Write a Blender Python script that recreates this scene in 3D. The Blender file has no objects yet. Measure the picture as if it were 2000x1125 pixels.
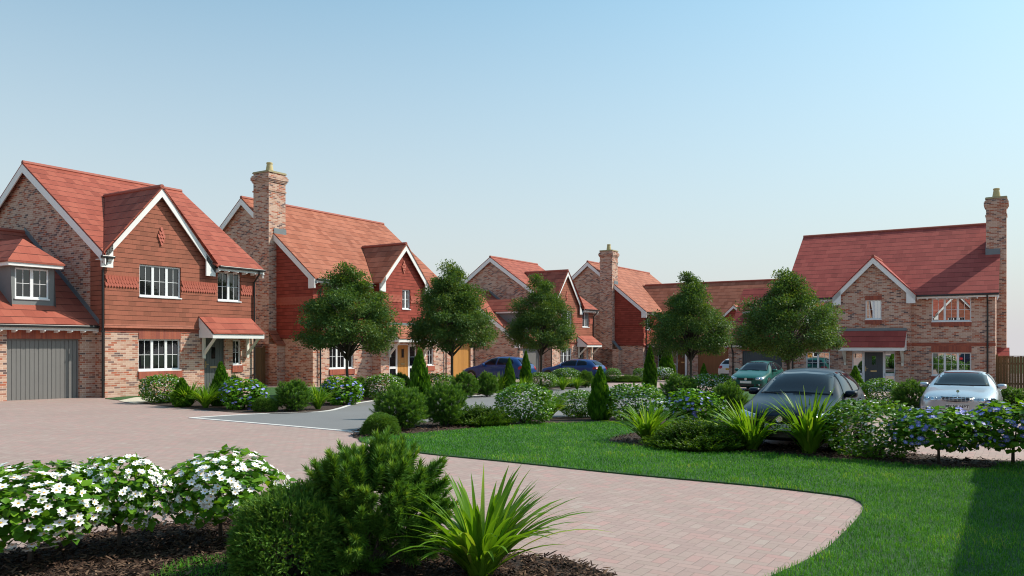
import bpy, bmesh, math, random
import numpy as np
from mathutils import Vector, Matrix
from mathutils.geometry import tessellate_polygon
from mathutils.bvhtree import BVHTree
RNG = np.random.default_rng(7); random.seed(7)
R = math.radians
scene = bpy.context.scene; col = scene.collection
F, CX, HZ, EYE = 1581.0, 1000.0, 674.0, 1.736
GX, GY = -.0099, -.0083                      # the estate falls gently away and to the right
def gz(x, y): return GX*x + GY*y
GN = Vector((-GX, -GY, 1)).normalized()
def at(px, py):                              # where a spot of ground of the photograph lies in the world
    xr = (px-CX)/F; t = EYE/((py-HZ)/F + GX*xr + GY)
    return Vector((xr*t, t, gz(xr*t, t)))
AX = Vector((.5345, .8452, 0)); BX = Vector((-.8452, .5345, 0))     # the two directions of the street grid
ROT_ROW, ROT_END = R(57.7), R(-32.3)

# ------------------------------------------------------------------ materials
class N:
    def __init__(s, name):
        s.m = bpy.data.materials.new(name); s.m.use_nodes = True; s.t = s.m.node_tree
        s.t.nodes.clear(); s.out = s.t.nodes.new('ShaderNodeOutputMaterial')
    def n(s, typ, **kw):
        nd = s.t.nodes.new(typ)
        for k, v in kw.items():
            if k.startswith('i_'):
                key = k[2:].replace('_', ' ')
                s.set(nd.inputs[key], v)
            else: setattr(nd, k, v)
        return nd
    def set(s, sock, v):
        if isinstance(v, bpy.types.NodeSocket): s.t.links.new(v, sock)
        else:
            if sock.type == 'RGBA' and len(v) == 3: v = (*v, 1)
            sock.default_value = v
    def math(s, op, a, b=0., c=None):
        nd = s.t.nodes.new('ShaderNodeMath'); nd.operation = op
        s.set(nd.inputs[0], a); s.set(nd.inputs[1], b)
        if c is not None: s.set(nd.inputs[2], c)
        return nd.outputs[0]
    def mix(s, f, a, b, mode='MIX'):
        nd = s.t.nodes.new('ShaderNodeMix'); nd.data_type = 'RGBA'; nd.blend_type = mode
        s.set(nd.inputs[0], f); s.set(nd.inputs[6], a); s.set(nd.inputs[7], b); return nd.outputs[2]
    def ramp(s, f, stops, interp='CONSTANT'):
        nd = s.t.nodes.new('ShaderNodeValToRGB'); r = nd.color_ramp; r.interpolation = interp
        while len(r.elements) < len(stops): r.elements.new(1)
        for e, (p, c) in zip(r.elements, stops): e.position = p; e.color = (*c, 1)
        s.set(nd.inputs[0], f); return nd.outputs[0]
    def uv(s): return s.n('ShaderNodeUVMap').outputs[0]
    def obj(s): return s.n('ShaderNodeTexCoord').outputs['Object']
    def noise(s, vec, scale, detail=3., rough=.5):
        return s.n('ShaderNodeTexNoise', i_Vector=vec, i_Scale=scale, i_Detail=detail, i_Roughness=rough).outputs[0]
    def bump(s, h, strength, dist=.01):
        return s.n('ShaderNodeBump', i_Height=h, i_Strength=strength, i_Distance=dist).outputs[0]
    def bsdf(s, color, rough=.6, normal=None, **kw):
        p = s.t.nodes.new('ShaderNodeBsdfPrincipled'); s.set(p.inputs['Base Color'], color); s.set(p.inputs['Roughness'], rough)
        if normal is not None: s.set(p.inputs['Normal'], normal)
        for k, v in kw.items(): s.set(p.inputs[k], v)
        return p
    def done(s, sh):
        s.t.links.new(sh.outputs[0] if hasattr(sh, 'outputs') else sh, s.out.inputs[0]); return s.m
def plain(name, c, rough=.5, var=.12, scale=3., **kw):
    k = N(name); nz = k.noise(k.obj(), scale, 4)
    f = k.math('MULTIPLY_ADD', nz, 2*var, 1-var)
    return k.done(k.bsdf(k.mix(1., c, k.n('ShaderNodeCombineColor', i_Red=f, i_Green=f, i_Blue=f).outputs[0], 'MULTIPLY'), rough, **kw))
def mat_brick(name, stops, mortar, bw=.225, bh=.075, ms=.005, off=.5, rough=.85):
    k = N(name); uv = k.uv()
    wob = k.n('ShaderNodeTexNoise', i_Vector=uv, i_Scale=3.).outputs[1]
    uv2 = k.n('ShaderNodeVectorMath', operation='MULTIPLY_ADD'); k.set(uv2.inputs[0], wob); uv2.inputs[1].default_value = (.006, .006, 0); k.set(uv2.inputs[2], uv)
    b = k.n('ShaderNodeTexBrick', offset=off, i_Vector=uv2.outputs[0], i_Color1=(0, 0, 0), i_Color2=(1, 1, 1), i_Mortar=(0, 0, 0), i_Scale=1., i_Brick_Width=bw, i_Row_Height=bh, i_Mortar_Size=ms, i_Mortar_Smooth=.2, i_Bias=0.)
    c = k.ramp(b.outputs[0], stops)
    fine = k.noise(uv, 60, 4, .65); big = k.noise(uv, .6, 3)
    v = k.math('ADD', k.math('MULTIPLY_ADD', fine, .5, .72), k.math('MULTIPLY_ADD', big, .3, -.15))
    c = k.mix(1., c, k.n('ShaderNodeCombineColor', i_Red=v, i_Green=v, i_Blue=v).outputs[0], 'MULTIPLY')
    c = k.mix(b.outputs[1], c, mortar)
    h = k.math('ADD', k.math('MULTIPLY', b.outputs[1], -1.), k.math('MULTIPLY', fine, .35))
    return k.done(k.bsdf(c, rough, k.bump(h, .7, .008)))
def mat_tile(name, c0, c1, c2, bw=.33, bh=.42, line=(.03, .009, .007), rough=.75, lipw=.026):
    """overlapping clay tiles: every course leans out towards its lower lip"""
    k = N(name); uv = k.uv()
    wob = k.n('ShaderNodeTexNoise', i_Vector=uv, i_Scale=1.3).outputs[1]
    uv2 = k.n('ShaderNodeVectorMath', operation='MULTIPLY_ADD'); k.set(uv2.inputs[0], wob); uv2.inputs[1].default_value = (.015, .02, 0); k.set(uv2.inputs[2], uv)
    b = k.n('ShaderNodeTexBrick', offset=.5, i_Vector=uv2.outputs[0], i_Color1=(0, 0, 0), i_Color2=(1, 1, 1), i_Mortar=(.5, .5, .5), i_Scale=1., i_Brick_Width=bw, i_Row_Height=bh, i_Mortar_Size=.0022, i_Mortar_Smooth=.3, i_Bias=0.)
    c = k.ramp(b.outputs[0], [(0, c0), (.35, c1), (.8, c2)], 'LINEAR')
    fine = k.noise(uv, 25, 5, .65); big = k.noise(uv, .5, 3)
    v = k.math('ADD', k.math('MULTIPLY_ADD', fine, .4, .72), k.math('MULTIPLY_ADD', big, .5, -.17))
    c = k.mix(1., c, k.n('ShaderNodeCombineColor', i_Red=v, i_Green=v, i_Blue=v).outputs[0], 'MULTIPLY')
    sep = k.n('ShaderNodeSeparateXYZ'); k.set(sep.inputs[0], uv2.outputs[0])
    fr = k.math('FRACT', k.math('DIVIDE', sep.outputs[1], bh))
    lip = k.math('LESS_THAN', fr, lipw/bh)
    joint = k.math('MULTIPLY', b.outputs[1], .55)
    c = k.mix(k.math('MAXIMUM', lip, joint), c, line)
    h = k.math('ADD', k.math('MULTIPLY', fr, -.9), k.math('ADD', k.math('MULTIPLY', b.outputs[1], -.25), k.math('MULTIPLY', fine, .1)))
    return k.done(k.bsdf(c, rough, k.bump(h, .55, .012), **{'Specular IOR Level': .2}))
M = {}
BR = [(0, (.56, .37, .28)), (.15, (.48, .27, .19)), (.34, (.37, .16, .105)), (.50, (.55, .36, .27)), (.62, (.22, .125, .105)), (.70, (.42, .125, .065)), (.84, (.52, .33, .245)), (.94, (.13, .08, .075))]
M['brick'] = mat_brick('stock brick', BR, (.72, .585, .49), ms=.006)
M['soldier'] = mat_brick('red soldier brick', [(0, (.33, .085, .05)), (.4, (.38, .10, .055)), (.7, (.28, .07, .045))], (.30, .15, .11), bw=.075, bh=.9, ms=.003, off=0)
M['bandbrick'] = mat_brick('red band brick', [(0, (.33, .085, .05)), (.4, (.38, .10, .055)), (.7, (.28, .07, .045))], (.34, .16, .11), ms=.003)
M['roof_red'] = mat_tile('red roof tile', (.265, .066, .043), (.315, .080, .053), (.355, .098, .064))
M['roof_brown'] = mat_tile('weathered orange roof tile', (.27, .082, .045), (.32, .105, .06), (.37, .13, .078))
M['roof_crimson'] = mat_tile('crimson roof tile', (.29, .054, .044), (.34, .065, .053), (.38, .078, .062))
M['hung_brown'] = mat_tile('brown hung tile', (.255, .088, .054), (.30, .104, .064), (.335, .112, .07), bw=.29, bh=.17, lipw=.014)
M['hung_red'] = mat_tile('red hung tile', (.235, .044, .029), (.28, .054, .036), (.32, .064, .043), bw=.29, bh=.17, lipw=.014)
M['scallop'] = plain('club tile', (.38, .085, .05), .7, .2, 8)
M['white'] = plain('white gloss paint', (.80, .79, .77), .35, .04, 1.2)
M['upvc'] = plain('white window plastic', (.78, .79, .80), .3, .03)
M['cream'] = plain('cream porch timber', (.66, .66, .58), .45, .05)
M['black'] = plain('black gutter plastic', (.010, .010, .011), .35, .2)
M['lead'] = plain('lead flashing', (.16, .185, .20), .55, .2, 5)
M['ridge'] = plain('ridge tile', (.33, .085, .055), .7, .2, 6)
M['grey_gate'] = plain('grey painted board', (.165, .16, .155), .5, .08, 2)
M['grey_door'] = plain('slate painted board', (.085, .098, .098), .4, .1, 2)
M['slate_gate'] = plain('blue grey painted board', (.055, .067, .078), .45, .1, 2)
M['render'] = plain('grey lead cheek', (.175, .185, .185), .6, .1, 4)
M['pot'] = plain('buff chimney pot', (.48, .39, .19), .7, .15, 6)
M['capstone'] = plain('mortar cap', (.36, .31, .18), .8, .2, 6)
M['brass'] = plain('brass', (.55, .42, .22), .3, .05, 5, Metallic=.7)
def mat_wood(name, a, b, rough=.5):
    k = N(name); ob = k.obj()
    mp = k.n('ShaderNodeMapping', i_Vector=ob); mp.inputs['Scale'].default_value = (9, 9, .7)
    w = k.noise(mp.outputs[0], 3, 6, .65)
    mp2 = k.n('ShaderNodeMapping', i_Vector=ob); mp2.inputs['Scale'].default_value = (6.3, 6.3, .01)
    w2 = k.noise(mp2.outputs[0], 1.2, 1)
    f = k.math('ADD', k.math('MULTIPLY', w, .6), k.math('MULTIPLY', w2, .45))
    return k.done(k.bsdf(k.ramp(f, [(.25, a), (.8, b)], 'LINEAR'), rough))
M['oak'] = mat_wood('golden oak board', (.36, .155, .03), (.62, .30, .075))
M['oak_dark'] = mat_wood('brown oak board', (.16, .06, .018), (.28, .11, .035))
M['fence'] = mat_wood('brown fence board', (.075, .042, .016), (.23, .135, .055), .85)
def mat_glass(name, tint, refl=.0, spec=.5):
    k = N(name); nz = k.noise(k.obj(), 1.3, 1)
    base = k.bsdf(tint, .03, k.bump(nz, .015, .05), **{'IOR': 1.45, 'Specular IOR Level': spec})
    gl = k.n('ShaderNodeBsdfGlossy', i_Roughness=.0, i_Color=(.9, .93, .95))
    mx = k.n('ShaderNodeMixShader'); mx.inputs[0].default_value = refl
    k.t.links.new(base.outputs[0], mx.inputs[1]); k.t.links.new(gl.outputs[0], mx.inputs[2])
    return k.done(mx)
M['glass'] = mat_glass('dark window glass', (.010, .010, .012), .05)
M['mirror_glass'] = mat_glass('reflecting window glass', (.02, .02, .022), .5)
M['car_glass'] = mat_glass('tinted car glass', (.008, .012, .019), .0, .3)
def mat_ground(name, fn):
    k = N(name); sep = k.n('ShaderNodeSeparateXYZ'); k.set(sep.inputs[0], k.obj()); return fn(k, sep)
def _pave(k, sep):                          # 200 x 100 blocks laid in herringbone along the street grid
    X, Y = sep.outputs[0], sep.outputs[1]; w = 1/.105
    u = k.math('MULTIPLY', k.math('ADD', k.math('MULTIPLY', X, AX.x), k.math('MULTIPLY', Y, AX.y)), w)
    v = k.math('MULTIPLY', k.math('ADD', k.math('MULTIPLY', X, BX.x), k.math('MULTIPLY', Y, BX.y)), w)
    i, j = k.math('FLOOR', u), k.math('FLOOR', v)
    kk = k.math('FLOORED_MODULO', k.math('SUBTRACT', i, j), 4.)
    hor = k.math('LESS_THAN', kk, 1.5)
    fu, fv = k.math('SUBTRACT', u, i), k.math('SUBTRACT', v, j)
    k3 = k.math('SUBTRACT', 3., kk)
    nh = k.math('SUBTRACT', 1., hor)
    x = k.math('ADD', fu, k.math('MULTIPLY', hor, kk)); y = k.math('ADD', fv, k.math('MULTIPLY', nh, k3))
    Wd = k.math('ADD', 1., hor); Hd = k.math('ADD', 1., nh)
    e = k.math('MINIMUM', k.math('MINIMUM', x, k.math('SUBTRACT', Wd, x)), k.math('MINIMUM', y, k.math('SUBTRACT', Hd, y)))
    bi = k.math('SUBTRACT', i, k.math('MULTIPLY', hor, kk)); bj = k.math('SUBTRACT', j, k.math('MULTIPLY', nh, k3))
    cv = k.n('ShaderNodeCombineXYZ', i_X=bi, i_Y=bj, i_Z=hor)
    rnd = k.n('ShaderNodeTexWhiteNoise', i_Vector=cv.outputs[0]).outputs[0]
    c = k.ramp(rnd, [(0, (.33, .229, .204)), (.35, (.37, .265, .234)), (.6, (.335, .249, .215)), (.85, (.395, .243, .218)), (1, (.37, .293, .254))], 'LINEAR')
    o = k.obj(); fine = k.noise(o, 70, 4, .7); big = k.noise(o, .35, 4)
    vv = k.math('ADD', k.math('MULTIPLY_ADD', fine, .4, .80), k.math('MULTIPLY_ADD', big, .24, -.12))
    c = k.mix(1., c, k.n('ShaderNodeCombineColor', i_Red=vv, i_Green=vv, i_Blue=vv).outputs[0], 'MULTIPLY')
    jt = k.math('SUBTRACT', 1., k.math('SMOOTH_MIN', k.math('MULTIPLY', e, 14.), 1., .2))
    c = k.mix(k.math('MULTIPLY', jt, .8), c, (.20, .15, .13))
    return k.done(k.bsdf(c, .8, k.bump(k.math('ADD', k.math('MULTIPLY', jt, -1.), k.math('MULTIPLY', fine, .25)), .35, .006)))
M['paving'] = mat_ground('herringbone block paving', _pave)
def _tar(k, sep):
    o = k.obj(); a = k.noise(o, 130, 3, .7); b = k.noise(o, .5, 4)
    v = k.math('ADD', k.math('MULTIPLY_ADD', a, .55, .72), k.math('MULTIPLY_ADD', b, .3, -.15))
    c = k.mix(1., (.18, .178, .18), k.n('ShaderNodeCombineColor', i_Red=v, i_Green=v, i_Blue=v).outputs[0], 'MULTIPLY')
    return k.done(k.bsdf(c, .85, k.bump(a, .4, .006)))
M['tarmac'] = mat_ground('pale asphalt', _tar)
def _mulch(k, sep):
    o = k.obj(); a = k.noise(o, 22, 6, .75); vo = k.n('ShaderNodeTexVoronoi', i_Vector=o, i_Scale=26.).outputs[0]
    f = k.math('ADD', k.math('MULTIPLY', a, .7), k.math('MULTIPLY', vo, .4))
    return k.done(k.bsdf(k.ramp(f, [(.2, (.010, .006, .004)), (.5, (.035, .02, .014)), (.8, (.085, .05, .034))], 'LINEAR'), .95, k.bump(f, 1., .05)))
M['mulch'] = mat_ground('bark mulch', _mulch)
def _lawn(k, sep):
    o = k.obj(); a = k.noise(o, 60, 4, .7); b = k.noise(o, 2.2, 4, .6)
    f = k.math('ADD', k.math('MULTIPLY', a, .5), k.math('MULTIPLY', b, .5))
    return k.done(k.bsdf(k.ramp(f, [(.3, (.012, .05, .010)), (.7, (.045, .14, .024))], 'LINEAR'), .9, k.bump(a, 1., .03)))
M['lawn'] = mat_ground('lawn turf', _lawn)  # turf darker than the blades: shade between them put into its colour
M['flag'] = plain('cream flagstone', (.55, .50, .40), .8, .12, 3)
M['kerb'] = plain('pale concrete edging', (.62, .60, .58), .8, .1, 4)
def mat_leaf(name, stops, trans=.35, rough=.42, tcol=1.6, spec=.14):
    """leaf colour varies leaf by leaf; a share of light passes through the blade"""
    k = N(name); a = k.n('ShaderNodeAttribute', attribute_name='rnd').outputs['Fac']
    c = k.ramp(a, stops, 'LINEAR')
    p = k.bsdf(c, rough, **{'Specular IOR Level': spec})
    t = k.n('ShaderNodeBsdfTranslucent', i_Color=k.mix(1., c, (1.25*tcol, 1.1*tcol, .35*tcol), 'MULTIPLY'))
    mx = k.n('ShaderNodeMixShader'); mx.inputs[0].default_value = trans
    k.t.links.new(p.outputs[0], mx.inputs[1]); k.t.links.new(t.outputs[0], mx.inputs[2]); return k.done(mx)
G = lambda r, g, b: (r, g, b)
M['leaf_shrub'] = mat_leaf('flowering shrub leaf', [(0, G(0.051, 0.138, 0.012)), (.5, G(0.085, 0.227, 0.016)), (1, G(0.186, 0.356, 0.026))], .3)
M['leaf_box'] = mat_leaf('box leaf', [(0, G(0.041, 0.119, 0.014)), (.6, G(0.082, 0.203, 0.021)), (1, G(0.182, 0.321, 0.031))], .25)
M['leaf_pine'] = mat_leaf('pine needle', [(0, G(0.055, 0.137, 0.022)), (.6, G(0.101, 0.220, 0.030)), (1, G(0.251, 0.374, 0.055))], .2, .4)
M['leaf_juniper'] = mat_leaf('juniper spray', [(0, G(0.048, 0.116, 0.020)), (.7, G(0.098, 0.209, 0.030)), (1, G(0.217, 0.324, 0.055))], .2, .5)
M['leaf_strap'] = mat_leaf('strap leaf', [(0, G(0.083, 0.194, 0.014)), (.6, G(0.138, 0.285, 0.022)), (1, G(0.358, 0.467, 0.072))], .35, .35, 1.5)  # palest stop brightened: backlit yellow put into the colour of some blades
M['leaf_cypress'] = mat_leaf('cypress spray', [(0, G(0.031, 0.094, 0.008)), (.6, G(0.057, 0.160, 0.010)), (1, G(0.115, 0.243, 0.016))], .25, .5)
M['leaf_heath'] = mat_leaf('dark hedge leaf', [(0, G(0.029, 0.071, 0.007)), (.7, G(0.050, 0.119, 0.009)), (1, G(0.135, 0.215, 0.015))], .25, .5)
M['leaf_tree'] = mat_leaf('tree leaf', [(0, G(0.049, 0.109, 0.031)), (.5, G(0.074, 0.147, 0.040)), (1, G(0.186, 0.248, 0.050))], .25, .45)
M['grass'] = mat_leaf('grass blade', [(0, G(0.029, 0.124, 0.012)), (.5, G(0.062, 0.231, 0.020)), (.93, G(0.155, 0.383, 0.035)), (1, G(0.334, 0.442, 0.069))], .3, .5, 1.3, .2)
M['petal_white'] = plain('white petal', (.82, .82, .80), .6, .04)
M['petal_blue'] = plain('violet blue petal', (.20, .22, .60), .55, .2, 30)
M['anther'] = plain('yellow flower centre', (.62, .36, .03), .6, .2, 40)
M['bark'] = plain('grey brown bark', (.075, .062, .05), .9, .35, 14)
M['chip'] = mat_leaf('bark chip', [(0, G(0.016, 0.009, 0.007)), (.6, G(0.061, 0.035, 0.025)), (1, G(0.176, 0.111, 0.075))], 0., .85, 1., .1)

# ------------------------------------------------------------------ mesh helpers
def tag(o, label=None, cat=None, group=None, kind=None):
    if label: o['label'] = label
    if cat: o['category'] = cat
    if group: o['group'] = group
    if kind: o['kind'] = kind
    return o
def empty(name, loc, rz=0., tilt=False):
    o = bpy.data.objects.new(name, None); o.empty_display_size = .2; col.objects.link(o)
    m = Matrix.Rotation(rz, 4, 'Z')
    if tilt: m = Vector((0, 0, 1)).rotation_difference(GN).to_matrix().to_4x4() @ m
    m.translation = loc; o.matrix_world = m
    return o
def copy_tree(o, parent=None):
    c = o.copy(); col.objects.link(c)
    if parent is not None: c.parent = parent
    for ch in list(o.children): copy_tree(ch, c)
    return c
class MB:
    """collects faces in metres and links them as ONE mesh object, with texture coordinates in metres"""
    def __init__(s): s.v = []; s.f = []; s.T = None
    def add(s, pts):
        if s.T is not None: pts = [s.T @ Vector(p) for p in pts]
        i = len(s.v); s.v += [tuple(p) for p in pts]; return i
    def poly(s, *pts): i = s.add(pts); s.f.append(tuple(range(i, i+len(pts)))); return s
    def box(s, x0, x1, y0, y1, z0, z1):
        if x0 > x1: x0, x1 = x1, x0
        if y0 > y1: y0, y1 = y1, y0
        i = s.add([(x0, y0, z0), (x1, y0, z0), (x1, y1, z0), (x0, y1, z0), (x0, y0, z1), (x1, y0, z1), (x1, y1, z1), (x0, y1, z1)])
        s.f += [tuple(i+k for k in q) for q in ((0, 3, 2, 1), (4, 5, 6, 7), (0, 1, 5, 4), (1, 2, 6, 5), (2, 3, 7, 6), (3, 0, 4, 7))]; return s
    def slab(s, pts, d):                     # a planar outline given a thickness vector d
        n = len(pts); a = s.add(pts); b = s.add([Vector(p)+Vector(d) for p in pts])
        nrm = sum((Vector(pts[k]).cross(Vector(pts[(k+1) % n])) for k in range(n)), Vector())
        top = range(a, a+n); bot = range(b, b+n)
        if nrm.dot(Vector(d)) > 0: top, bot = bot, top
        top, bot = list(top), list(bot)
        s.f.append(tuple(top)); s.f.append(tuple(reversed(bot)))
        for k in range(n): s.f.append((top[k], bot[k], bot[(k+1) % n], top[(k+1) % n]))
        return s
    def beam(s, p, q, w, h, up=(0, 0, 1)):
        p, q = Vector(p), Vector(q); d = (q-p).normalized(); sd = d.cross(Vector(up)).normalized(); u = sd.cross(d)
        a = [p+sd*sx*w/2+u*sz*h/2 for sx, sz in ((-1, -1), (1, -1), (1, 1), (-1, 1))]
        return s.slab(a, q-p)
    def tube(s, pts, rad, n=8):
        pts = [Vector(p) for p in pts]; rings = []
        rad = rad if hasattr(rad, '__len__') else [rad]*len(pts)
        ref = Vector((.31, .57, .76))
        for k, p in enumerate(pts):
            d = (pts[min(k+1, len(pts)-1)]-pts[max(k-1, 0)]).normalized(); a = d.cross(ref).normalized(); b = d.cross(a)
            rings.append(s.add([p+(a*math.cos(t*2*math.pi/n)+b*math.sin(t*2*math.pi/n))*rad[k] for t in range(n)]))
        for k in range(len(pts)-1):
            for t in range(n): s.f.append((rings[k]+t, rings[k]+(t+1) % n, rings[k+1]+(t+1) % n, rings[k+1]+t))
        s.f.append(tuple(rings[0]+t for t in reversed(range(n)))); s.f.append(tuple(rings[-1]+t for t in range(n)))
        return s
    def lathe(s, prof, c=(0, 0, 0), n=20, axis='z'):
        rings = []
        for r, z in prof:
            ring = []
            for t in range(n):
                a = 2*math.pi*t/n; p = (r*math.cos(a), r*math.sin(a), z)
                if axis == 'y': p = (p[0], p[2], p[1])
                ring.append((p[0]+c[0], p[1]+c[1], p[2]+c[2]))
            rings.append(s.add(ring))
        for k in range(len(prof)-1):
            for t in range(n): s.f.append((rings[k]+t, rings[k]+(t+1) % n, rings[k+1]+(t+1) % n, rings[k+1]+t))
        s.f.append(tuple(rings[0]+t for t in reversed(range(n)))); s.f.append(tuple(rings[-1]+t for t in range(n))); return s
    def build(s, name, mat, parent=None, smooth=False, bevel=0.):
        me = bpy.data.meshes.new(name); me.from_pydata(s.v, [], s.f)
        uv = me.uv_layers.new(name='UVMap'); me.calc_loop_triangles()
        buf = np.zeros(len(me.loops)*2)
        for p in me.polygons:
            n = p.normal
            if abs(n.z) > .985: t, b = Vector((1, 0, 0)), Vector((0, 1, 0))
            else: t = Vector((0, 0, 1)).cross(n).normalized(); b = n.cross(t)
            for li in p.loop_indices:
                co = me.vertices[me.loops[li].vertex_index].co; buf[2*li] = co.dot(t); buf[2*li+1] = co.dot(b)
        uv.data.foreach_set('uv', buf)
        me.materials.append(mat if not isinstance(mat, str) else M[mat])
        o = bpy.data.objects.new(name, me); col.objects.link(o)
        if parent is not None: o.parent = parent
        if smooth: me.polygons.foreach_set('use_smooth', [True]*len(me.polygons))
        if bevel: m = o.modifiers.new('Bevel', 'BEVEL'); m.width = bevel; m.segments = 2; m.limit_method = 'ANGLE'
        return o
def holed(mb, P, u0, u1, z0, z1, holes, depth=.1):
    """a wall face with window openings left open and their reveals"""
    us = sorted({u0, u1, *[h[0] for h in holes], *[h[1] for h in holes]}); zs = sorted({z0, z1, *[h[2] for h in holes], *[h[3] for h in holes]})
    us = [u for u in us if u0 <= u <= u1]; zs = [z for z in zs if z0 <= z <= z1]
    for a, b in zip(us, us[1:]):
        for c, d in zip(zs, zs[1:]):
            m, k = (a+b)/2, (c+d)/2
            if any(h[0] < m < h[1] and h[2] < k < h[3] for h in holes): continue
            mb.poly(P(a, 0, c), P(b, 0, c), P(b, 0, d), P(a, 0, d))
    for a, b, c, d in holes:
        c2, d2 = max(c, z0), min(d, z1)
        if c2 >= d2: continue
        mb.poly(P(a, 0, c2), P(a, 0, d2), P(a, depth, d2), P(a, depth, c2)); mb.poly(P(b, 0, d2), P(b, 0, c2), P(b, depth, c2), P(b, depth, d2))
        if d <= z1: mb.poly(P(a, 0, d), P(b, 0, d), P(b, depth, d), P(a, depth, d))
        if c >= z0: mb.poly(P(b, 0, c), P(a, 0, c), P(a, depth, c), P(b, depth, c))
def window(par, x0, x1, z0, z1, y, n, T=None, glass='glass', bars=True, rec=.07):
    f, g = MB(), MB(); f.T = g.T = T; ya, yb = y+rec, y+rec+.06; fw = .055
    f.box(x0, x1, ya, yb, z0, z0+fw+.015); f.box(x0, x1, ya, yb, z1-fw, z1)
    f.box(x0, x0+fw, ya-.002, yb, z0, z1); f.box(x1-fw, x1, ya-.002, yb, z0, z1)
    w = (x1-x0)/n
    for k in range(1, n): f.box(x0+k*w-.05, x0+k*w+.05, ya-.004, yb, z0, z1)
    if bars:
        for k in range(n): f.box(x0+(k+.5)*w-.008, x0+(k+.5)*w+.008, ya+.012, yb, z0, z1)
        f.box(x0, x1, ya+.014, yb, (z0+z1)/2-.008, (z0+z1)/2+.008)
    f.box(x0-.02, x1+.02, y-.035, ya+.01, z0-.03, z0+.012)
    o = f.build('window', 'upvc', par)
    g.box(x0+.02, x1-.02, ya+.03, ya+.05, z0+.02, z1-.02); g.build('glass', glass, o)
    return o
def brick_trim(par, name, x0, x1, z0, z1, y, T=None, proud=.012, mat='soldier'):
    m = MB(); m.T = T; m.box(x0, x1, y-proud, y+.06, z0, z1); return m.build(name, mat, par)
def boards(m, x0, x1, y, z0, z1, n, gap=.014, th=.04):
    w = (x1-x0)/n
    for k in range(n): m.box(x0+k*w+gap/2, x0+(k+1)*w-gap/2, y, y+th, z0, z1)
    m.box(x0, x1, y+.014, y+th+.02, z0, z1)
def front_door(par, x0, x1, z0, z1, y, mat, T=None, side=(0, 0), glassmat='glass', trim='upvc'):
    d = MB(); d.T = T; boards(d, x0+.06, x1-.06, y+.07, z0, z1-.06, 7, .012); D = d.build('front_door', mat, par)
    f = MB(); f.T = T
    f.box(x0, x0+.06, y+.05, y+.12, z0, z1); f.box(x1-.06, x1, y+.05, y+.12, z0, z1); f.box(x0, x1, y+.052, y+.12, z1-.06, z1)
    f.build('door_frame', trim if trim != 'same' else mat, D)
    xc = (x0+x1)/2
    g = MB(); g.T = T; g.box(xc-.09, xc+.09, y+.055, y+.075, z0+1.3, z0+1.75); g.build('door_light', glassmat, D)
    l = MB(); l.T = T; l.box(xc-.15, xc+.15, y+.055, y+.075, z0+.92, z0+1.0); l.build('letter_plate', 'brass', D)
    h = MB(); h.T = T; h.box(x0+.1, x0+.135, y+.04, y+.072, z0+.95, z0+1.2); h.tube([(x0+.118, y+.03, z0+1.08), (x0+.24, y+.03, z0+1.08)], .011, 6); h.build('handle', 'brass', D)
    for a, b in ((x0-side[0], x0), (x1, x1+side[1])):
        if b-a > .05:
            s = MB(); s.T = T; q = s.box
            for r in ((a, a+.06, z0, z1), (b-.06, b, z0, z1), (a, b, z1-.14, z1), (a, b, z0+.72, z0+.86), (a, b, z0, z0+.1)): q(r[0], r[1], y+.05, y+.11, r[2], r[3])
            S = s.build('side_light', 'upvc', par); g = MB(); g.T = T; g.box(a+.04, b-.04, y+.08, y+.1, z0+.06, z1-.05); g.build('glass', glassmat, S)
    return D
def garage_door(par, x0, x1, z1, y, mat, T=None, n=16):
    m = MB(); m.T = T; boards(m, x0+.05, x1-.05, y+.08, -.15, z1-.05, n, .016); D = m.build('garage_door', mat, par)
    f = MB(); f.T = T; f.box(x0, x0+.05, y+.06, y+.14, -.15, z1); f.box(x1-.05, x1, y+.06, y+.14, -.15, z1); f.box(x0, x1, y+.061, y+.14, z1-.05, z1); f.build('door_frame', mat, D)
    return D
def gutter(par, x0, x1, y, z, T=None, tails=True):
    g = MB(); g.T = T; g.box(x0, x1, y-.11, y, z-.1, z-.01); o = g.build('gutter', 'black', par, bevel=.02)
    w = MB(); w.T = T; w.box(x0, x1, y+.004, y+.034, z-.19, z-.012); w.box(x0, x1, y+.034, y+.3, z-.15, z-.13)
    if tails:
        n = max(2, round((x1-x0)/.47))
        for k in range(n+1):
            x = x0+.04+(x1-x0-.08)*k/n; w.slab([(x-.025, y-.03, z-.18), (x-.025, y-.03, z-.22), (x-.025, y+.1, z-.27), (x-.025, y+.25, z-.27), (x-.025, y+.25, z-.18)], (.05, 0, 0))
    w.build('eaves_board', 'white', par); return o
def downpipe(par, x, y, z0, z1, yg, T=None):
    m = MB(); m.T = T; m.tube([(x, yg, z1), (x, yg, z1-.12), (x, y-.06, z1-.45), (x, y-.06, z0)], .04, 8)
    for z in (z0+.9, (z0+z1)/2): m.box(x-.06, x+.06, y-.09, y-.01, z, z+.05)
    m.build('downpipe', 'black', par, smooth=False)
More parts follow.
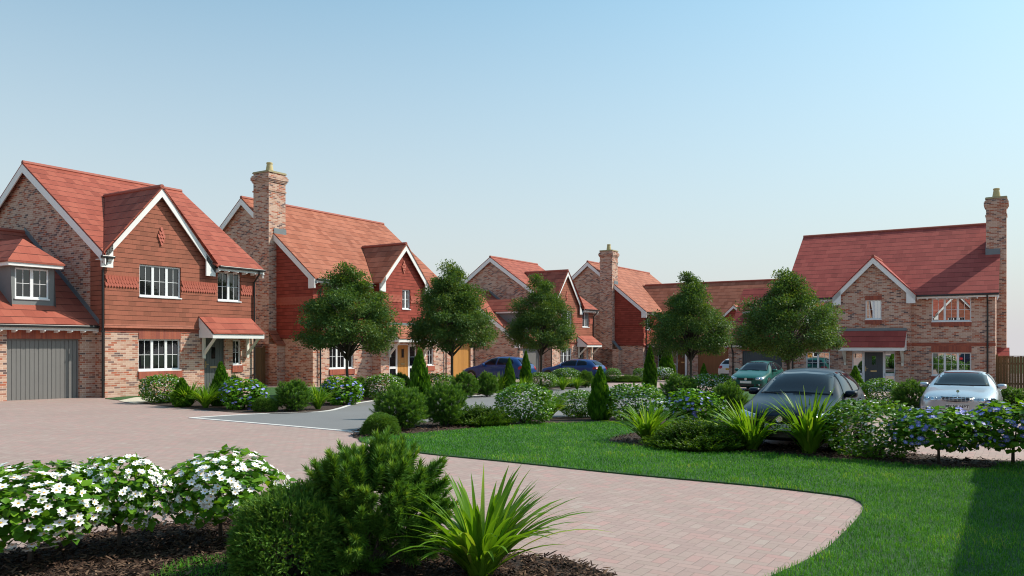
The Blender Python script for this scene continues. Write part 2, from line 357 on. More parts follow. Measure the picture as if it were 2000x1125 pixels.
def barge(par, pts, T=None, foot=True, w=.24, th=.04, mat='white'):
    """boards under a gable edge: foot, apex, foot (x or y outline is free)"""
    m = MB(); m.T = T; a, b, c = [Vector(p) for p in pts]; nrm = (b-a).cross(c-a).normalized()*th
    dn = Vector((0, 0, -w))
    for p, q in ((a, b), (b, c)): m.slab([p, q, q+dn*1.28, p+dn*1.28], nrm)
    if foot:
        for p, q in ((a, b), (c, b)):
            d = Vector((q.x-p.x, q.y-p.y, 0)).normalized(); sl = (q.z-p.z)/Vector((q.x-p.x, q.y-p.y, 0)).length
            m.slab([p+Vector((0, 0, .0)), p+d*.42+Vector((0, 0, .42*sl-.06)), p+d*.42+Vector((0, 0, -.42)), p+d*.0+Vector((0, 0, -.42))], nrm*1.5)
    m.build('bargeboard', mat, par)
def slope(m, pts, th=.075): m.slab(pts, (0, 0, -th))
def notched(m, xl, xr, ye, ze, yr, zr, xa, hw, za):
    s_ = (zr-ze)/(yr-ye); yt = ye+(za+.0-ze)/s_; Z = lambda y: ze+s_*(y-ye); P = lambda x, y: (x, y, Z(y))
    a, b = xa-hw+.06, xa+hw-.06
    left = [P(xl, ye), P(a, ye)] if a > xl else [P(xl, ye+(yt-ye)*(xl-a)/(xa-a))]
    slope(m, left+[P(xa, yt-.06), P(b, ye), P(xr, ye), P(xr, yr), P(xl, yr)])
def ridge_line(m, p, q): m.tube([p, q], .085, 8)
def scallops(par, x0, x1, z, y, rows=3, skip=(), T=None):
    if skip:                                 # one run of tiles between each pair of windows
        xs = [x0]+[v for q in sorted(skip) for v in q[:2]]+[x1]
        for a, b in zip(xs[::2], xs[1::2]):
            if b-a > .15: scallops(par, a, b, z, y, rows, (), T)
        return
    m = MB(); m.T = T; w = .105
    for r in range(rows):
        zt = z-r*.125; n = int((x1-x0)/w)
        for k in range(n):
            x = x0+(k+.5+(r % 2)*.5)*w
            if x+w/2 > x1: continue
            m.slab([(x-w*.47, y-.012-.008*(rows-r), zt), (x+w*.47, y-.012-.008*(rows-r), zt), (x+w*.47, y-.03, zt-.10), (x+w*.2, y-.034, zt-.155), (x-w*.2, y-.034, zt-.155), (x-w*.47, y-.03, zt-.10)], (0, .02, 0))
    m.build('club_tile_band', 'scallop', par)
def diamond(par, x, z, y, T=None):
    m = MB(); m.T = T
    for r, cnt in enumerate((1, 2, 3, 2, 1)):
        for k in range(cnt):
            xx = x+(k-(cnt-1)/2)*.1; zz = z+.33-r*.13
            m.slab([(xx-.048, y-.02, zz), (xx+.048, y-.02, zz), (xx+.048, y-.045, zz-.11), (xx, y-.05, zz-.17), (xx-.048, y-.045, zz-.11)], (0, .018, 0))
    m.build('diamond_ornament', 'scallop', par)
def canopy(par, x0, x1, y, zw, zf, yf, roof, T=None, mat='cream', brackets=True, cheek=True, lead=False):
    m = MB(); m.T = T; slope(m, [(x0, yf-.04, zf), (x1, yf-.04, zf), (x1, y, zw), (x0, y, zw)], .05)
    C = m.build('porch_canopy', roof, par)
    w = MB(); w.T = T; w.box(x0, x1, yf, yf+.03, zf-.22, zf-.055)
    if cheek:
        for xx in (x0+.003, x1-.033): w.slab([(xx, yf+.03, zf-.2), (xx, yf+.03, zf-.06), (xx, y, zw-.06), (xx, y, zf-.2)], (.03, 0, 0))
    w.box(x0+.03, x1-.03, yf+.03, y, zf-.2, zf-.17); w.build('canopy_fascia', 'white', C)
    if lead:
        l = MB(); l.T = T; l.box(x0, x1, y-.025, y, zw-.02, zw+.11); l.build('flashing', 'lead', C)
    if brackets:
        for xx in (x0+.14, x1-.24):
            b = MB(); b.T = T; b.box(xx, xx+.1, y-.1, y, zf-1.0, zf-.2)
            b.slab([(xx+.01, y-.1, zf-.86), (xx+.01, y-.1, zf-.72), (xx+.01, yf+.16, zf-.2), (xx+.01, yf+.05, zf-.2)], (.08, 0, 0)); b.build('bracket', mat, C)
    return C
def chimney(par, x0, x1, y0, y1, zb, zt, roofz=None, T=None, shoulder=None):
    m = MB(); m.T = T; m.box(x0, x1, y0, y1, zb, zt)
    for dz, e in ((-.46, .035), (-.40, .065), (-.33, .10), (-.25, .10), (-.17, .065), (-.9, .035)):
        m.box(x0-e, x1+e, y0-e, y1+e, zt+dz-.001, zt+dz+.075)
    C = m.build('chimney', 'brick', par)
    k = MB(); k.T = T; k.box(x0-.04, x1+.04, y0-.04, y1+.04, zt, zt+.06)
    k.slab([(x0-.02, y0-.02, zt+.06), (x1+.02, y0-.02, zt+.06), (x1+.02, y1+.02, zt+.06), (x0-.02, y1+.02, zt+.06)], (0, 0, .03)); k.build('chimney_cap', 'capstone', C)
    p = MB(); p.T = T; xc, yc = (x0+x1)/2, (y0+y1)/2
    p.lathe([(.19, zt+.05), (.185, zt+.2), (.135, zt+.50), (.15, zt+.52), (.155, zt+.58), (.13, zt+.6)], (xc, yc, 0), 18); p.build('chimney_pot', 'pot', C, smooth=False)
    return C

# ------------------------------------------------------------------ the houses
def house_front_gable(name, label, loc, roof='roof_red', hung='hung_brown', doors='grey_gate', left_wing=True):
    """two storeys, tile hung above, a gable flush with the front; garage wing with a hipped dormer on its left"""
    H = empty(name, loc, ROT_ROW); tag(H, label, 'house', 'brick houses of the estate')
    W, D, ye, ze, yr, zr = 6.5, 10.2, -.35, 4.97, 5.1, 8.75; s = (zr-ze)/(yr-ye); xa, hw, gy, za = 2.08, 2.32, -.2, 7.62
    rz = lambda y: ze+s*((y if y < yr else 2*yr-y)-ye)
    Fp = lambda y: (lambda u, d, z: (u, y+d, z))
    wins_g = [(1.26, 2.98, .90, 2.05), (4.03, 4.99, -.6, 2.10), (5.37, 5.78, 1.04, 2.04)]; wins_u = [(1.28, 2.98, 3.59, 4.75), (4.63, 5.74, 3.59, 4.74)]
    w = MB(); holed(w, Fp(0), 0, W, -.6, 2.3, wins_g, .14)
    for x, sg in ((0, 1), (W, -1)):
        lo = [(x, 0, -.6), (x, 0, 2.3), (x, .85, 2.3), (x, .85, rz(.85)-.1), (x, yr, zr-.1), (x, D, rz(D)-.1), (x, D, -.6)]
        if sg < 0: lo = [(x, 0, -.6), (x, D, -.6), (x, D, rz(D)-.1), (x, yr, zr-.1), (x, 0, rz(0)-.1)]
        w.poly(*lo)
    w.poly((W, D, -.6), (0, D, -.6), (0, D, rz(D)-.1), (W, D, rz(D)-.1))
    w.build('wall', 'brick', H)
    t = MB(); holed(t, Fp(-.03), -.03, W+.0, 2.56, 5.14, wins_u, .16)
    t.poly((xa-hw+.1, -.03, 5.14), (xa+hw-.1, -.03, 5.14), (xa, -.03, za-.1))
    t.poly((-.03, .85, 2.56), (-.03, -.03, 2.56), (-.03, -.03, 5.14), (-.03, .85, rz(.85)-.1)); t.poly((-.03, .85, 2.56), (-.03, .85, 5.6), (0.01, .85, 5.6), (0.01, .85, 2.56))
    t.slab([(-.09, -.1, 2.44), (W, -.1, 2.44), (W, -.032, 2.57), (-.032, -.032, 2.57)], (0, .02, -.02)); t.slab([(-.09, .85, 2.44), (-.09, -.1, 2.44), (-.032, -.032, 2.57), (-.032, .85, 2.57)], (.02, 0, -.02))
    t.build('tile_hanging', hung, H)
    b = MB(); b.box(-.015, W, -.016, .05, 2.28, 2.46); b.box(-.016, .05, .05, .85, 2.28, 2.46); b.build('brick_band', 'bandbrick', H)
    scallops(H, -.02, W, 4.27, -.032, skip=[(1.28, 2.98), (4.63, 5.74)]); diamond(H, xa+.07, 5.85, -.032)
    r = MB(); notched(r, -.2, W+.15, ye, ze, yr, zr, xa, hw, za); slope(r, [(W+.15, D-ye, ze), (-.2, D-ye, ze), (-.2, yr, zr), (W+.15, yr, zr)])
    yv = lambda z: ye+(z-ze)/s
    for sg in (-1, 1): slope(r, [(xa, gy-.03, za+.05), (xa, yv(za), za+.05), (xa+sg*hw, yv(ze), ze+.04), (xa+sg*hw, gy-.03, ze+.04)][::sg])
    Rf = r.build('roof', roof, H); rr = MB(); ridge_line(rr, (-.2, yr, zr), (W+.15, yr, zr)); ridge_line(rr, (xa, gy, za+.04), (xa, yv(za), za+.04)); rr.build('ridge_tiles', 'ridge', Rf)
    barge(H, [(-.17, ye, ze-.07), (-.17, yr, zr-.07), (-.17, D-ye, ze-.07)], foot=False)
    barge(H, [(W+.13, ye, ze-.07), (W+.13, yr, zr-.07), (W+.13, D-ye, ze-.07)], foot=False)
    barge(H, [(xa-hw, gy, ze-.03), (xa, gy, za-.03), (xa+hw, gy, ze-.03)])
    gutter(H, xa+hw+.02, W+.17, ye, ze-.02); gutter(H, -.32, .16, ye+.08, ze-.05, tails=False)
    downpipe(H, -.1, .02, -.3, ze-.1, -.3); downpipe(H, W-.12, -.03, -.3, ze-.1, ye-.05)
    for q in wins_u[:1]: window(H, *q, -.03, 3)
    window(H, *wins_u[1], -.03, 2); window(H, *wins_g[0], 0, 3); window(H, *wins_g[2], 0, 1)
    brick_trim(H, 'lintel', 1.26, 2.98, 2.05, 2.43, 0, proud=.02); brick_trim(H, 'sill', 1.24, 3.03, .61, .87, 0, proud=.05); brick_trim(H, 'sill', 5.33, 5.84, .74, 1.01, 0, proud=.05)
    front_door(H, 4.03, 4.99, 0, 2.10, .02, 'grey_door', trim='same')
    canopy(H, 3.75, 6.22, -.04, 2.95, 2.31, -.88, roof)
    # garage wing
    x0, gy0, eg, sg = -3.62, .6, 2.53, .72; yg, zg = 5.3, 2.53+.72*5.0
    w = MB(); holed(w, Fp(gy0), x0, 0, -.6, 2.62, [(-2.92, -.55, -.6, 2.04)], .16)
    w.poly((x0, 10, -.6), (x0, gy0, -.6), (x0, gy0, 2.6), (x0, yg, zg-.1), (x0, 10, 2.6)); w.poly((0, 10, -.6), (x0, 10, -.6), (x0, 10, 2.7), (0, 10, 2.7)); w.build('garage_wall', 'brick', H)
    garage_door(H, -2.92, -.55, 2.04, gy0+.02, doors); brick_trim(H, 'lintel', -2.92, -.5, 2.04, 2.36, gy0, proud=.02)
    r = MB(); slope(r, [(x0-.15, .3, eg), (-.002, .3, eg), (-.002, yg, zg), (x0-.15, yg, zg)]); slope(r, [(-.002, 10.3, eg), (x0-.15, 10.3, eg), (x0-.15, yg, zg), (-.002, yg, zg)]); Rg = r.build('garage_roof', roof, H)
    rr = MB(); ridge_line(rr, (x0-.15, yg, zg), (0, yg, zg)); rr.build('ridge_tiles', 'ridge', Rg)
    fl = MB(); fl.slab([(-.012, .3, eg+.01), (-.012, yg, zg+.01), (-.012, yg, zg+.2), (-.012, .3, eg+.2)], (-.02, 0, 0)); fl.build('flashing', 'lead', Rg)
    barge(H, [(x0-.13, .3, eg-.07), (x0-.13, yg, zg-.07), (x0-.13, 10.3, eg-.07)])
    gutter(H, x0-.1, -.05, .3, eg-.02); downpipe(H, x0+.12, gy0, -.3, eg-.1, .25)
    # hipped dormer
    d0, d1, dy, dzb, dzt = -2.52, -1.09, 1.2, 3.1, 4.46; dm = MB()
    holed(dm, Fp(dy), d0, d1, dzb, dzt, [(-2.38, -1.28, 3.38, 4.40)], .1)
    for x in (d0, d1): dm.poly((x, dy, dzb), (x, dy, dzt), (x, 3.05, dzt), (x, .3+(dzt-eg)/sg, dzt), (x, .3+(dzb-eg)/sg, dzb))
    Dm = dm.build('dormer', 'render', H); window(Dm, -2.38, -1.28, 3.38, 4.40, dy, 2, rec=.03)
    f = MB(); f.box(d0-.18, d1+.18, dy-.25, dy-.21, dzt-.02, dzt+.13); f.box(d0-.18, d0-.14, dy-.21, 2.95, dzt-.02, dzt+.13); f.box(d1+.14, d1+.18, dy-.21, 2.95, dzt-.02, dzt+.13); f.box(d0-.14, d1+.14, dy-.21, 2.8, dzt-.01, dzt+.02); f.build('fascia', 'white', Dm)
    e0, e1, ef, ez, xm, hz2 = d0-.22, d1+.22, dy-.29, dzt+.14, (d0+d1)/2, dzt+1.0; hy = ef+(e1-e0)/2
    r = MB(); yk = lambda z: .3+(z-eg)/sg
    slope(r, [(e0, ef, ez), (e1, ef, ez), (xm, hy, hz2)], .05); slope(r, [(xm, hy, hz2), (xm, yk(hz2), hz2), (e0, yk(ez), ez), (e0, ef, ez)], .05); slope(r, [(e1, ef, ez), (e1, yk(ez), ez), (xm, yk(hz2), hz2), (xm, hy, hz2)], .05)
    r.build('dormer_roof', roof, Dm)
    return H
def house_chimney(name, label, loc, W=10.3, gable=True, wing=False, stack=True, roof='roof_brown', hung='hung_red'):
    """larger house with a tall gable chimney; front gable and garage to its right, or a long low wing running forward"""
    H = empty(name, loc, ROT_ROW); tag(H, label, 'house', 'brick houses of the estate')
    D, ye, ze, yr, zr = 9.7, -.35, 5.12, 4.85, 9.38
    if wing: zr = 9.2; ze = 4.98
    s = (zr-ze)/(yr-ye); rz = lambda y: ze+s*((y if y < yr else 2*yr-y)-ye)
    py, p0, p1 = -.6, 4.1, 7.65; xa, gy, za = 5.87, -.82, 7.28; hw = (p1-p0)/2+.27
    Fp = lambda y: (lambda u, d, z: (u, y+d, z))
    bz = 2.33
    wg = [(1.08, 2.75, .80, 2.0)] + ([(8.69, 9.25, .82, 1.98)] if gable else []); wu = [(1.1, 2.75, 3.75, 4.85)]
    if wing: wu = [(.42, 1.35, 3.55, 4.75)]; wg = [(.55, 1.3, .85, 2.0)]
    w = MB(); holed(w, Fp(0), 0, W, -.7, bz, wg, .14)
    w.poly((0, D, -.7), (0, 0, -.7), (0, 0, bz), (0, 2.55, bz), (0, 2.55, rz(2.55)-.1), (0, yr, zr-.1), (0, D, rz(D)-.1))
    w.poly((W, 0, -.7), (W, D, -.7), (W, D, rz(D)-.1), (W, yr, zr-.1), (W, 0, rz(0)-.1)); w.poly((W, D, -.7), (0, D, -.7), (0, D, 5.2), (W, D, 5.2))
    pg = [(4.75, 7.05, -.7, 2.02)]; pu = [(5.75, 6.42, 3.86, 4.9)]
    if gable:
        holed(w, Fp(py), p0, p1, -.7, bz, pg, .14)
        for x in (p0, p1): w.poly((x, py, -.7), (x, 0, -.7), (x, 0, bz), (x, py, bz))
    w.build('wall', 'brick', H)
    t = MB(); holed(t, Fp(-.03), -.03, W, bz+.06, rz(0)-.1, wu, .16)
    t.poly((-.03, 2.52, bz+.06), (-.03, -.03, bz+.06), (-.03, -.03, rz(0)-.12), (-.03, 2.52, rz(2.52)-.1))
    t.slab([(-.09, -.1, bz-.02), (W, -.1, bz-.02), (W, -.032, bz+.12), (-.032, -.032, bz+.12)], (0, .02, -.02)); t.slab([(-.09, 2.5, bz-.02), (-.09, -.1, bz-.02), (-.032, -.032, bz+.12), (-.032, 2.5, bz+.12)], (.02, 0, -.02))
    if gable:
        holed(t, Fp(py-.03), p0-.03, p1+.03, bz+.06, 5.2, pu, .16); t.poly((xa-hw+.15, py-.03, 5.2), (xa+hw-.15, py-.03, 5.2), (xa, py-.03, za-.1))
        for x in (p0-.03, p1+.03): t.poly((x, py-.03, bz+.06), (x, -.03, bz+.06), (x, -.03, 5.3), (x, py-.03, 5.3))
        t.slab([(p0-.09, py-.1, bz-.02), (p1+.09, py-.1, bz-.02), (p1+.03, py-.032, bz+.12), (p0-.03, py-.032, bz+.12)], (0, .02, -.02))
    t.build('tile_hanging', hung, H)
    b = MB(); b.box(-.015, W, -.016, .05, bz-.18, bz+.02); b.build('brick_band', 'bandbrick', H)
    r = MB(); notched(r, -.2, W+.2, ye, ze, yr, zr, xa, hw, za) if gable else slope(r, [(-.2, ye, ze), (W+.2, ye, ze), (W+.2, yr, zr), (-.2, yr, zr)]); slope(r, [(W+.2, D-ye, ze), (-.2, D-ye, ze), (-.2, yr, zr), (W+.2, yr, zr)])
    rr = MB(); ridge_line(rr, (-.2, yr, zr), (W+.2, yr, zr)); yv = lambda z: ye+(z-ze)/s
    if gable:
        for sg in (-1, 1): slope(r, [(xa, gy-.03, za+.05), (xa, yv(za), za+.05), (xa+sg*hw, yv(ze), ze+.04), (xa+sg*hw, gy-.03, ze+.04)][::sg])
        ridge_line(rr, (xa, gy, za+.04), (xa, yv(za), za+.04)); barge(H, [(xa-hw, gy, ze-.03), (xa, gy, za-.03), (xa+hw, gy, ze-.03)])
        scallops(H, p0, p1, 4.6, py-.032, skip=[(5.75, 6.42)]); diamond(H, xa, 6.1, py-.032)
    else: scallops(H, -.02, 2.4, 3.3, -.032, skip=[q[:2] for q in wu])
    Rf = r.build('roof', roof, H); rr.build('ridge_tiles', 'ridge', Rf)
    sc = MB()
    for rw in range(3):                      # the club tile band returns along the side wall
        for k in range(23):
            y = .05+(k+(rw % 2)*.5)*.105; z = 4.27-rw*.125
            sc.slab([(-.06, y-.049, z), (-.06, y+.049, z), (-.068, y+.049, z-.1), (-.07, y, z-.155), (-.068, y-.049, z-.1)], (.02, 0, 0))
    sc.build('club_tile_band', 'scallop' if not wing else hung, H)
    barge(H, [(-.17, ye, ze-.07), (-.17, yr, zr-.07), (-.17, D-ye, ze-.07)]); barge(H, [(W+.17, ye, ze-.07), (W+.17, yr, zr-.07), (W+.17, D-ye, ze-.07)], foot=False)
    if gable: gutter(H, -.1, xa-hw-.02, ye, ze-.02); gutter(H, xa+hw+.02, W+.2, ye, ze-.02)
    else: gutter(H, -.1, 2.2, ye, ze-.02)
    downpipe(H, .40, -.03, -.3, ze-.1, ye-.05); downpipe(H, W+.0 if gable else W-.2, -.03, -.3, ze-.1, ye-.05)
    for q in wu: window(H, *q, -.03, 3 if not wing else 2)
    window(H, *wg[0], 0, 3 if not wing else 1); brick_trim(H, 'lintel', wg[0][0], wg[0][1], 2.0, 2.34, 0, proud=.022); brick_trim(H, 'sill', wg[0][0]-.02, wg[0][1]+.05, .52, .78, 0, proud=.05)
    if stack:
        C = chimney(H, -.5, .55, 2.46, 3.56, -.7, 10.34 if not wing else 9.9)
        cl = MB(); cl.box(-.5, -.004, 1.9, 4.2, -.7, 2.02); cl.build('chimney_base', 'brick', C)
        [(lambda sh: (slope(sh, q, .06), sh.build('chimney_shoulder', roof if not wing else 'lead', C)))(MB()) for q in ([(-.002, 1.84, 2.0), (-.002, 2.5, 2.72), (-.56, 2.5, 2.72), (-.56, 1.84, 2.0)], [(-.002, 3.52, 2.72), (-.002, 4.26, 2.0), (-.56, 4.26, 2.0), (-.56, 3.52, 2.72)])]
        fl = MB(); zf = rz(2.4); fl.slab([(-.2, 2.445, zf-.02), (.56, 2.445, zf-.02), (.56, 2.445, zf+.28), (-.2, 2.445, zf+.28)], (0, -.02, 0)); fl.slab([(.565, 2.44, zf), (.565, 3.5, rz(3.5)), (.565, 3.5, rz(3.5)+.2), (.565, 2.44, zf+.25)], (.02, 0, 0)); fl.build('flashing', 'lead', C)
    if gable:
        window(H, *pu[0], py-.03, 2); window(H, *wg[1], 0, 1); brick_trim(H, 'sill', 8.66, 9.31, .52, .79, 0, proud=.05)
        front_door(H, 5.42, 6.42, 0, 2.02, py+.02, 'oak', side=(.62, .58))
        canopy(H, 4.5, 7.75, py-.04, 3.02, 2.33, py-.85, roof, lead=True)
        x1, gp, eg, sl = 14.25, .6, 2.5, .72; yg, zg = 5.0, 2.5+.72*4.7
        w = MB(); holed(w, Fp(gp), W, x1, -.7, 2.6, [(11.72, 13.75, -.7, 2.03)], .16)
        w.poly((x1, gp, -.7), (x1, 9.7, -.7), (x1, 9.7, 2.6), (x1, yg, zg-.1), (x1, gp, 2.6)); w.build('garage_wall', 'brick', H)
        garage_door(H, 11.72, 13.75, 2.03, gp+.02, 'oak', n=17); brick_trim(H, 'lintel', 11.7, 13.8, 2.03, 2.36, gp, proud=.02)
        r = MB(); slope(r, [(W+.002, .3, eg), (x1+.15, .3, eg), (x1+.15, yg, zg), (W+.002, yg, zg)]); slope(r, [(x1+.15, 9.8, eg), (W+.002, 9.8, eg), (W+.002, yg, zg), (x1+.15, yg, zg)]); r.build('garage_roof', roof, H)
        gutter(H, W+.02, x1+.1, .3, eg-.02); downpipe(H, x1-.15, gp, -.3, eg-.1, .25)
        barge(H, [(x1+.13, .3, eg-.07), (x1+.13, yg, zg-.07), (x1+.13, 9.8, eg-.07)])
    if wing:                                 # low wing: its own frame, x to the right in its elevation, y into its depth
        T = Matrix.Translation((1.0, 0, 0)) @ Matrix.Rotation(R(-90), 4, 'Z')
        L, rx0, eg = 9.9, -3.0, 2.42; yg, zg = 5.3, 7.55; sl = (zg-eg)/(yg+.35)
        # the porch recess takes the left three metres
        w = MB(); w.T = T; P = lambda u, d, z: (u, d, z); P2 = lambda u, d, z: (u, 1.1+d, z)
        holed(w, P, 3.3, L, -.7, 2.6, [(4.1, 6.5, -.7, 2.03)], .16); holed(w, P2, .0, 3.3, -.7, 2.6, [(.35, .95, .5, 2.0), (1.55, 1.95, 0, 2.05), (1.95, 2.95, -.7, 2.05)], .1)
        w.poly((3.3, 1.1, -.7), (3.3, 0, -.7), (3.3, 0, 2.6), (3.3, 1.1, 2.6)); w.poly((L, 0, -.7), (L, 10, -.7), (L, 10, 2.6), (L, yg, zg-.1), (L, 0, 2.5)); w.build('wing_wall', 'brick', H)
        r = MB(); r.T = T; slope(r, [(.02, -.35, eg), (L+.2, -.35, eg), (L+.2, yg, zg), (-7.4, yg, zg), (.02, yg*.02, eg+sl*.4)]); slope(r, [(L+.2, 10.9, eg), (.02, 10.9, eg), (.02, yg, zg), (L+.2, yg, zg)]); Rw = r.build('wing_roof', roof, H)
        rr = MB(); rr.T = T; ridge_line(rr, (-2.5, yg, zg), (L+.2, yg, zg)); rr.build('ridge_tiles', 'ridge', Rw)
        gutter(H, .05, L+.2, -.35, eg-.02, T=T); brick_trim(H, 'lintel', 4.05, 6.55, 2.03, 2.38, 0, T=T, proud=.02)
        garage_door(H, 4.1, 6.5, 2.03, .02, 'oak_dark', T=T, n=18)
        front_door(H, 1.95, 2.95, 0, 2.05, 1.12, 'oak_dark', T=T, side=(.42, 0)); window(H, .35, .95, .5, 2.0, 1.1, 1, T=T)
        p = MB(); p.T = T; p.box(3.12, 3.26, -.16, -.02, -.3, 2.26); p.build('porch_post', 'white', H)
        # small gabled dormer that breaks the long slope
        dx, dz = 6.6, 4.3; q = MB(); q.T = T; yk = lambda z: -.35+(z-eg)/sl
        for sg in (-1, 1): slope(q, [(dx, .9, dz+1.15), (dx, yk(dz+1.15), dz+1.15), (dx+sg*1.25, yk(dz), dz), (dx+sg*1.25, .9, dz)][::sg], .06)
        Dr = q.build('dormer_roof', roof, H); barge(Dr, [(dx-1.25, .93, dz-.05), (dx, .93, dz+1.1), (dx+1.25, .93, dz-.05)], T=T, w=.18)
        q = MB(); q.T = T; holed(q, lambda u, d, z: (u, 1.05+d, z), dx-.95, dx+.95, 3.1, dz, [(dx-.55, dx+.55, 3.35, 4.2)], .1); q.poly((dx-.95, 1.05, dz), (dx+.95, 1.05, dz), (dx, 1.05, dz+.95))
        for x in (dx-.95, dx+.95): q.poly((x, 1.05, 3.1), (x, 1.05, dz), (x, yk(dz), dz))
        Dm = q.build('dormer', hung, H); window(Dm, dx-.55, dx+.55, 3.35, 4.2, 1.05, 2, T=T)
    return H
def house_end(name, label, loc):
    """the house that closes the street: brick throughout, projecting gable, garage on its left"""
    H = empty(name, loc, ROT_END); tag(H, label, 'house', 'brick houses of the estate')
    xL, D, ye, ze, yr, zr = -10.0, 9.6, -.38, 4.92, 4.8, 8.95; s = (zr-ze)/(yr-ye); rz = lambda y: ze+s*((y if y < yr else 2*yr-y)-ye)
    p0, p1, py = -7.22, -3.74, -.5; xa, gy, za, hw = -5.48, -.74, 6.94, 2.0; Fp = lambda y: (lambda u, d, z: (u, y+d, z))
    wg = [(-2.8, -1.04, .77, 1.96), (-9.0, -7.75, .77, 1.96)]; wu = [(-2.8, -1.04, 3.53, 4.72), (-9.0, -7.6, 3.53, 4.72)]
    w = MB(); holed(w, Fp(0), xL, 0, -.7, rz(0)-.1, wg+wu, .12)
    pg = [(-6.54, -4.44, -.7, 2.02)]; pu = [(-5.88, -5.1, 3.68, 4.70)]
    holed(w, Fp(py), p0, p1, -.7, 4.95, pg+pu, .12); w.poly((p0-.05, py, 4.95), (p1+.05, py, 4.95), (xa, py, za-.12))
    for x in (p0, p1): w.poly((x, py, -.7), (x, 0, -.7), (x, 0, 5.1), (x, py, 4.95))
    for x in (xL, 0): w.poly((x, 0, -.7), (x, D, -.7), (x, D, rz(D)-.1), (x, yr, zr-.1), (x, 0, rz(0)-.1))
    w.poly((xL, D, -.7), (0, D, -.7), (0, D, 5.1), (xL, D, 5.1)); w.build('wall', 'brick', H)
    b = MB(); b.box(xL, p0, -.016, .05, 2.28, 2.46); b.box(p1, .016, -.016, .05, 2.28, 2.46); b.box(p0-.016, p1+.016, py-.016, py+.04, 2.28, 2.46); b.build('brick_band', 'bandbrick', H)
    r = MB(); notched(r, xL-.2, .15, ye, ze, yr, zr, xa, hw, za); slope(r, [(.15, D-ye, ze), (xL-.2, D-ye, ze), (xL-.2, yr, zr), (.15, yr, zr)]); yv = lambda z: ye+(z-ze)/s
    for sg in (-1, 1): slope(r, [(xa, gy-.03, za+.05), (xa, yv(za), za+.05), (xa+sg*hw, yv(ze), ze+.04), (xa+sg*hw, gy-.03, ze+.04)][::sg])
    Rf = r.build('roof', 'roof_crimson', H); rr = MB(); ridge_line(rr, (xL-.2, yr, zr), (.15, yr, zr)); ridge_line(rr, (xa, gy, za+.04), (xa, yv(za), za+.04)); rr.build('ridge_tiles', 'ridge', Rf)
    barge(H, [(xa-hw, gy, ze-.03), (xa, gy, za-.03), (xa+hw, gy, ze-.03)]); barge(H, [(xL-.17, ye, ze-.07), (xL-.17, yr, zr-.07), (xL-.17, D-ye, ze-.07)]); barge(H, [(.12, ye, ze-.07), (.12, yr, zr-.07), (.12, D-ye, ze-.07)], foot=False)
    gutter(H, xa+hw+.02, .17, ye, ze-.02); gutter(H, xL-.1, xa-hw-.02, ye, ze-.02); downpipe(H, -.33, 0, -.3, ze-.1, ye-.05); downpipe(H, xL+.3, 0, -.3, ze-.1, ye-.05)
    for (q, n) in ((wg[0], 3), (wg[1], 2), (wu[0], 3), (wu[1], 2)):
        window(H, *q, 0, n, glass='mirror_glass'); brick_trim(H, 'sill', q[0]-.02, q[1]+.02, q[2]-.25, q[2]-.03, 0, proud=.04)
        if q[2] < 2: brick_trim(H, 'lintel', q[0]-.02, q[1]+.02, q[3], 2.28, 0, proud=.02)
    window(H, *pu[0], py, 2, glass='mirror_glass'); brick_trim(H, 'sill', -5.9, -5.08, 3.43, 3.65, py, proud=.04); brick_trim(H, 'lintel', -5.9, -5.08, 4.7, 4.93, py, proud=.02)
    front_door(H, -5.99, -4.98, 0, 2.02, py+.02, 'slate_gate', side=(.55, .54), glassmat='mirror_glass')
    canopy(H, -7.06, -3.9, py-.04, 3.1, 2.26, py-.9, 'roof_crimson', lead=True, cheek=True)
    C = chimney(H, -.48, .43, 2.38, 3.4, 1.9, 9.95)
    cb = MB(); cb.box(.004, .5, 1.9, 4.0, -.7, 1.75); cb.build('chimney_base', 'brick', C)
    sh = MB(); slope(sh, [(.003, 1.8, 1.72), (.55, 1.8, 1.72), (.55, 2.4, 2.2), (.003, 2.4, 2.2)], .06); slope(sh, [(.003, 3.4, 2.2), (.55, 3.4, 2.2), (.55, 4.05, 1.72), (.003, 4.05, 1.72)], .06); sh.box(.003, .55, 1.82, 4.03, 1.68, 1.74); sh.build('chimney_shoulder', 'roof_crimson', C)
    fl = MB(); zf = rz(2.34); fl.box(-.5, .16, 2.34, 2.37, zf-.02, zf+.3); fl.slab([(-.485, 2.36, zf), (-.485, 3.4, rz(3.4)), (-.485, 3.4, rz(3.4)+.2), (-.485, 2.36, zf+.28)], (-.02, 0, 0)); fl.build('flashing', 'lead', C)
    x0, gp, eg, sl = -13.5, .6, 2.45, .93; yg = 3.95; zg = eg+sl*(yg-.3)
    w = MB(); holed(w, Fp(gp), x0, xL, -.7, 2.6, [(-12.72, -10.45, -.7, 1.99)], .16)
    w.poly((x0, 7.6, -.7), (x0, gp, -.7), (x0, gp, 2.6), (x0, yg, zg-.1), (x0, 7.6, 2.6)); w.poly((xL, 7.6, -.7), (x0, 7.6, -.7), (x0, 7.6, 2.6), (xL, 7.6, 2.6)); w.build('garage_wall', 'brick', H)
    garage_door(H, -12.72, -10.45, 1.99, gp+.02, 'slate_gate', n=18); brick_trim(H, 'lintel', -12.76, -10.4, 1.99, 2.32, gp, proud=.02)
    r = MB(); slope(r, [(x0-.12, .3, eg), (xL-.002, .3, eg), (xL-.002, yg, zg), (x0-.12, yg, zg)]); slope(r, [(xL-.002, 7.7, eg), (x0-.12, 7.7, eg), (x0-.12, yg, zg), (xL-.002, yg, zg)]); Rg = r.build('garage_roof', 'roof_crimson', H)
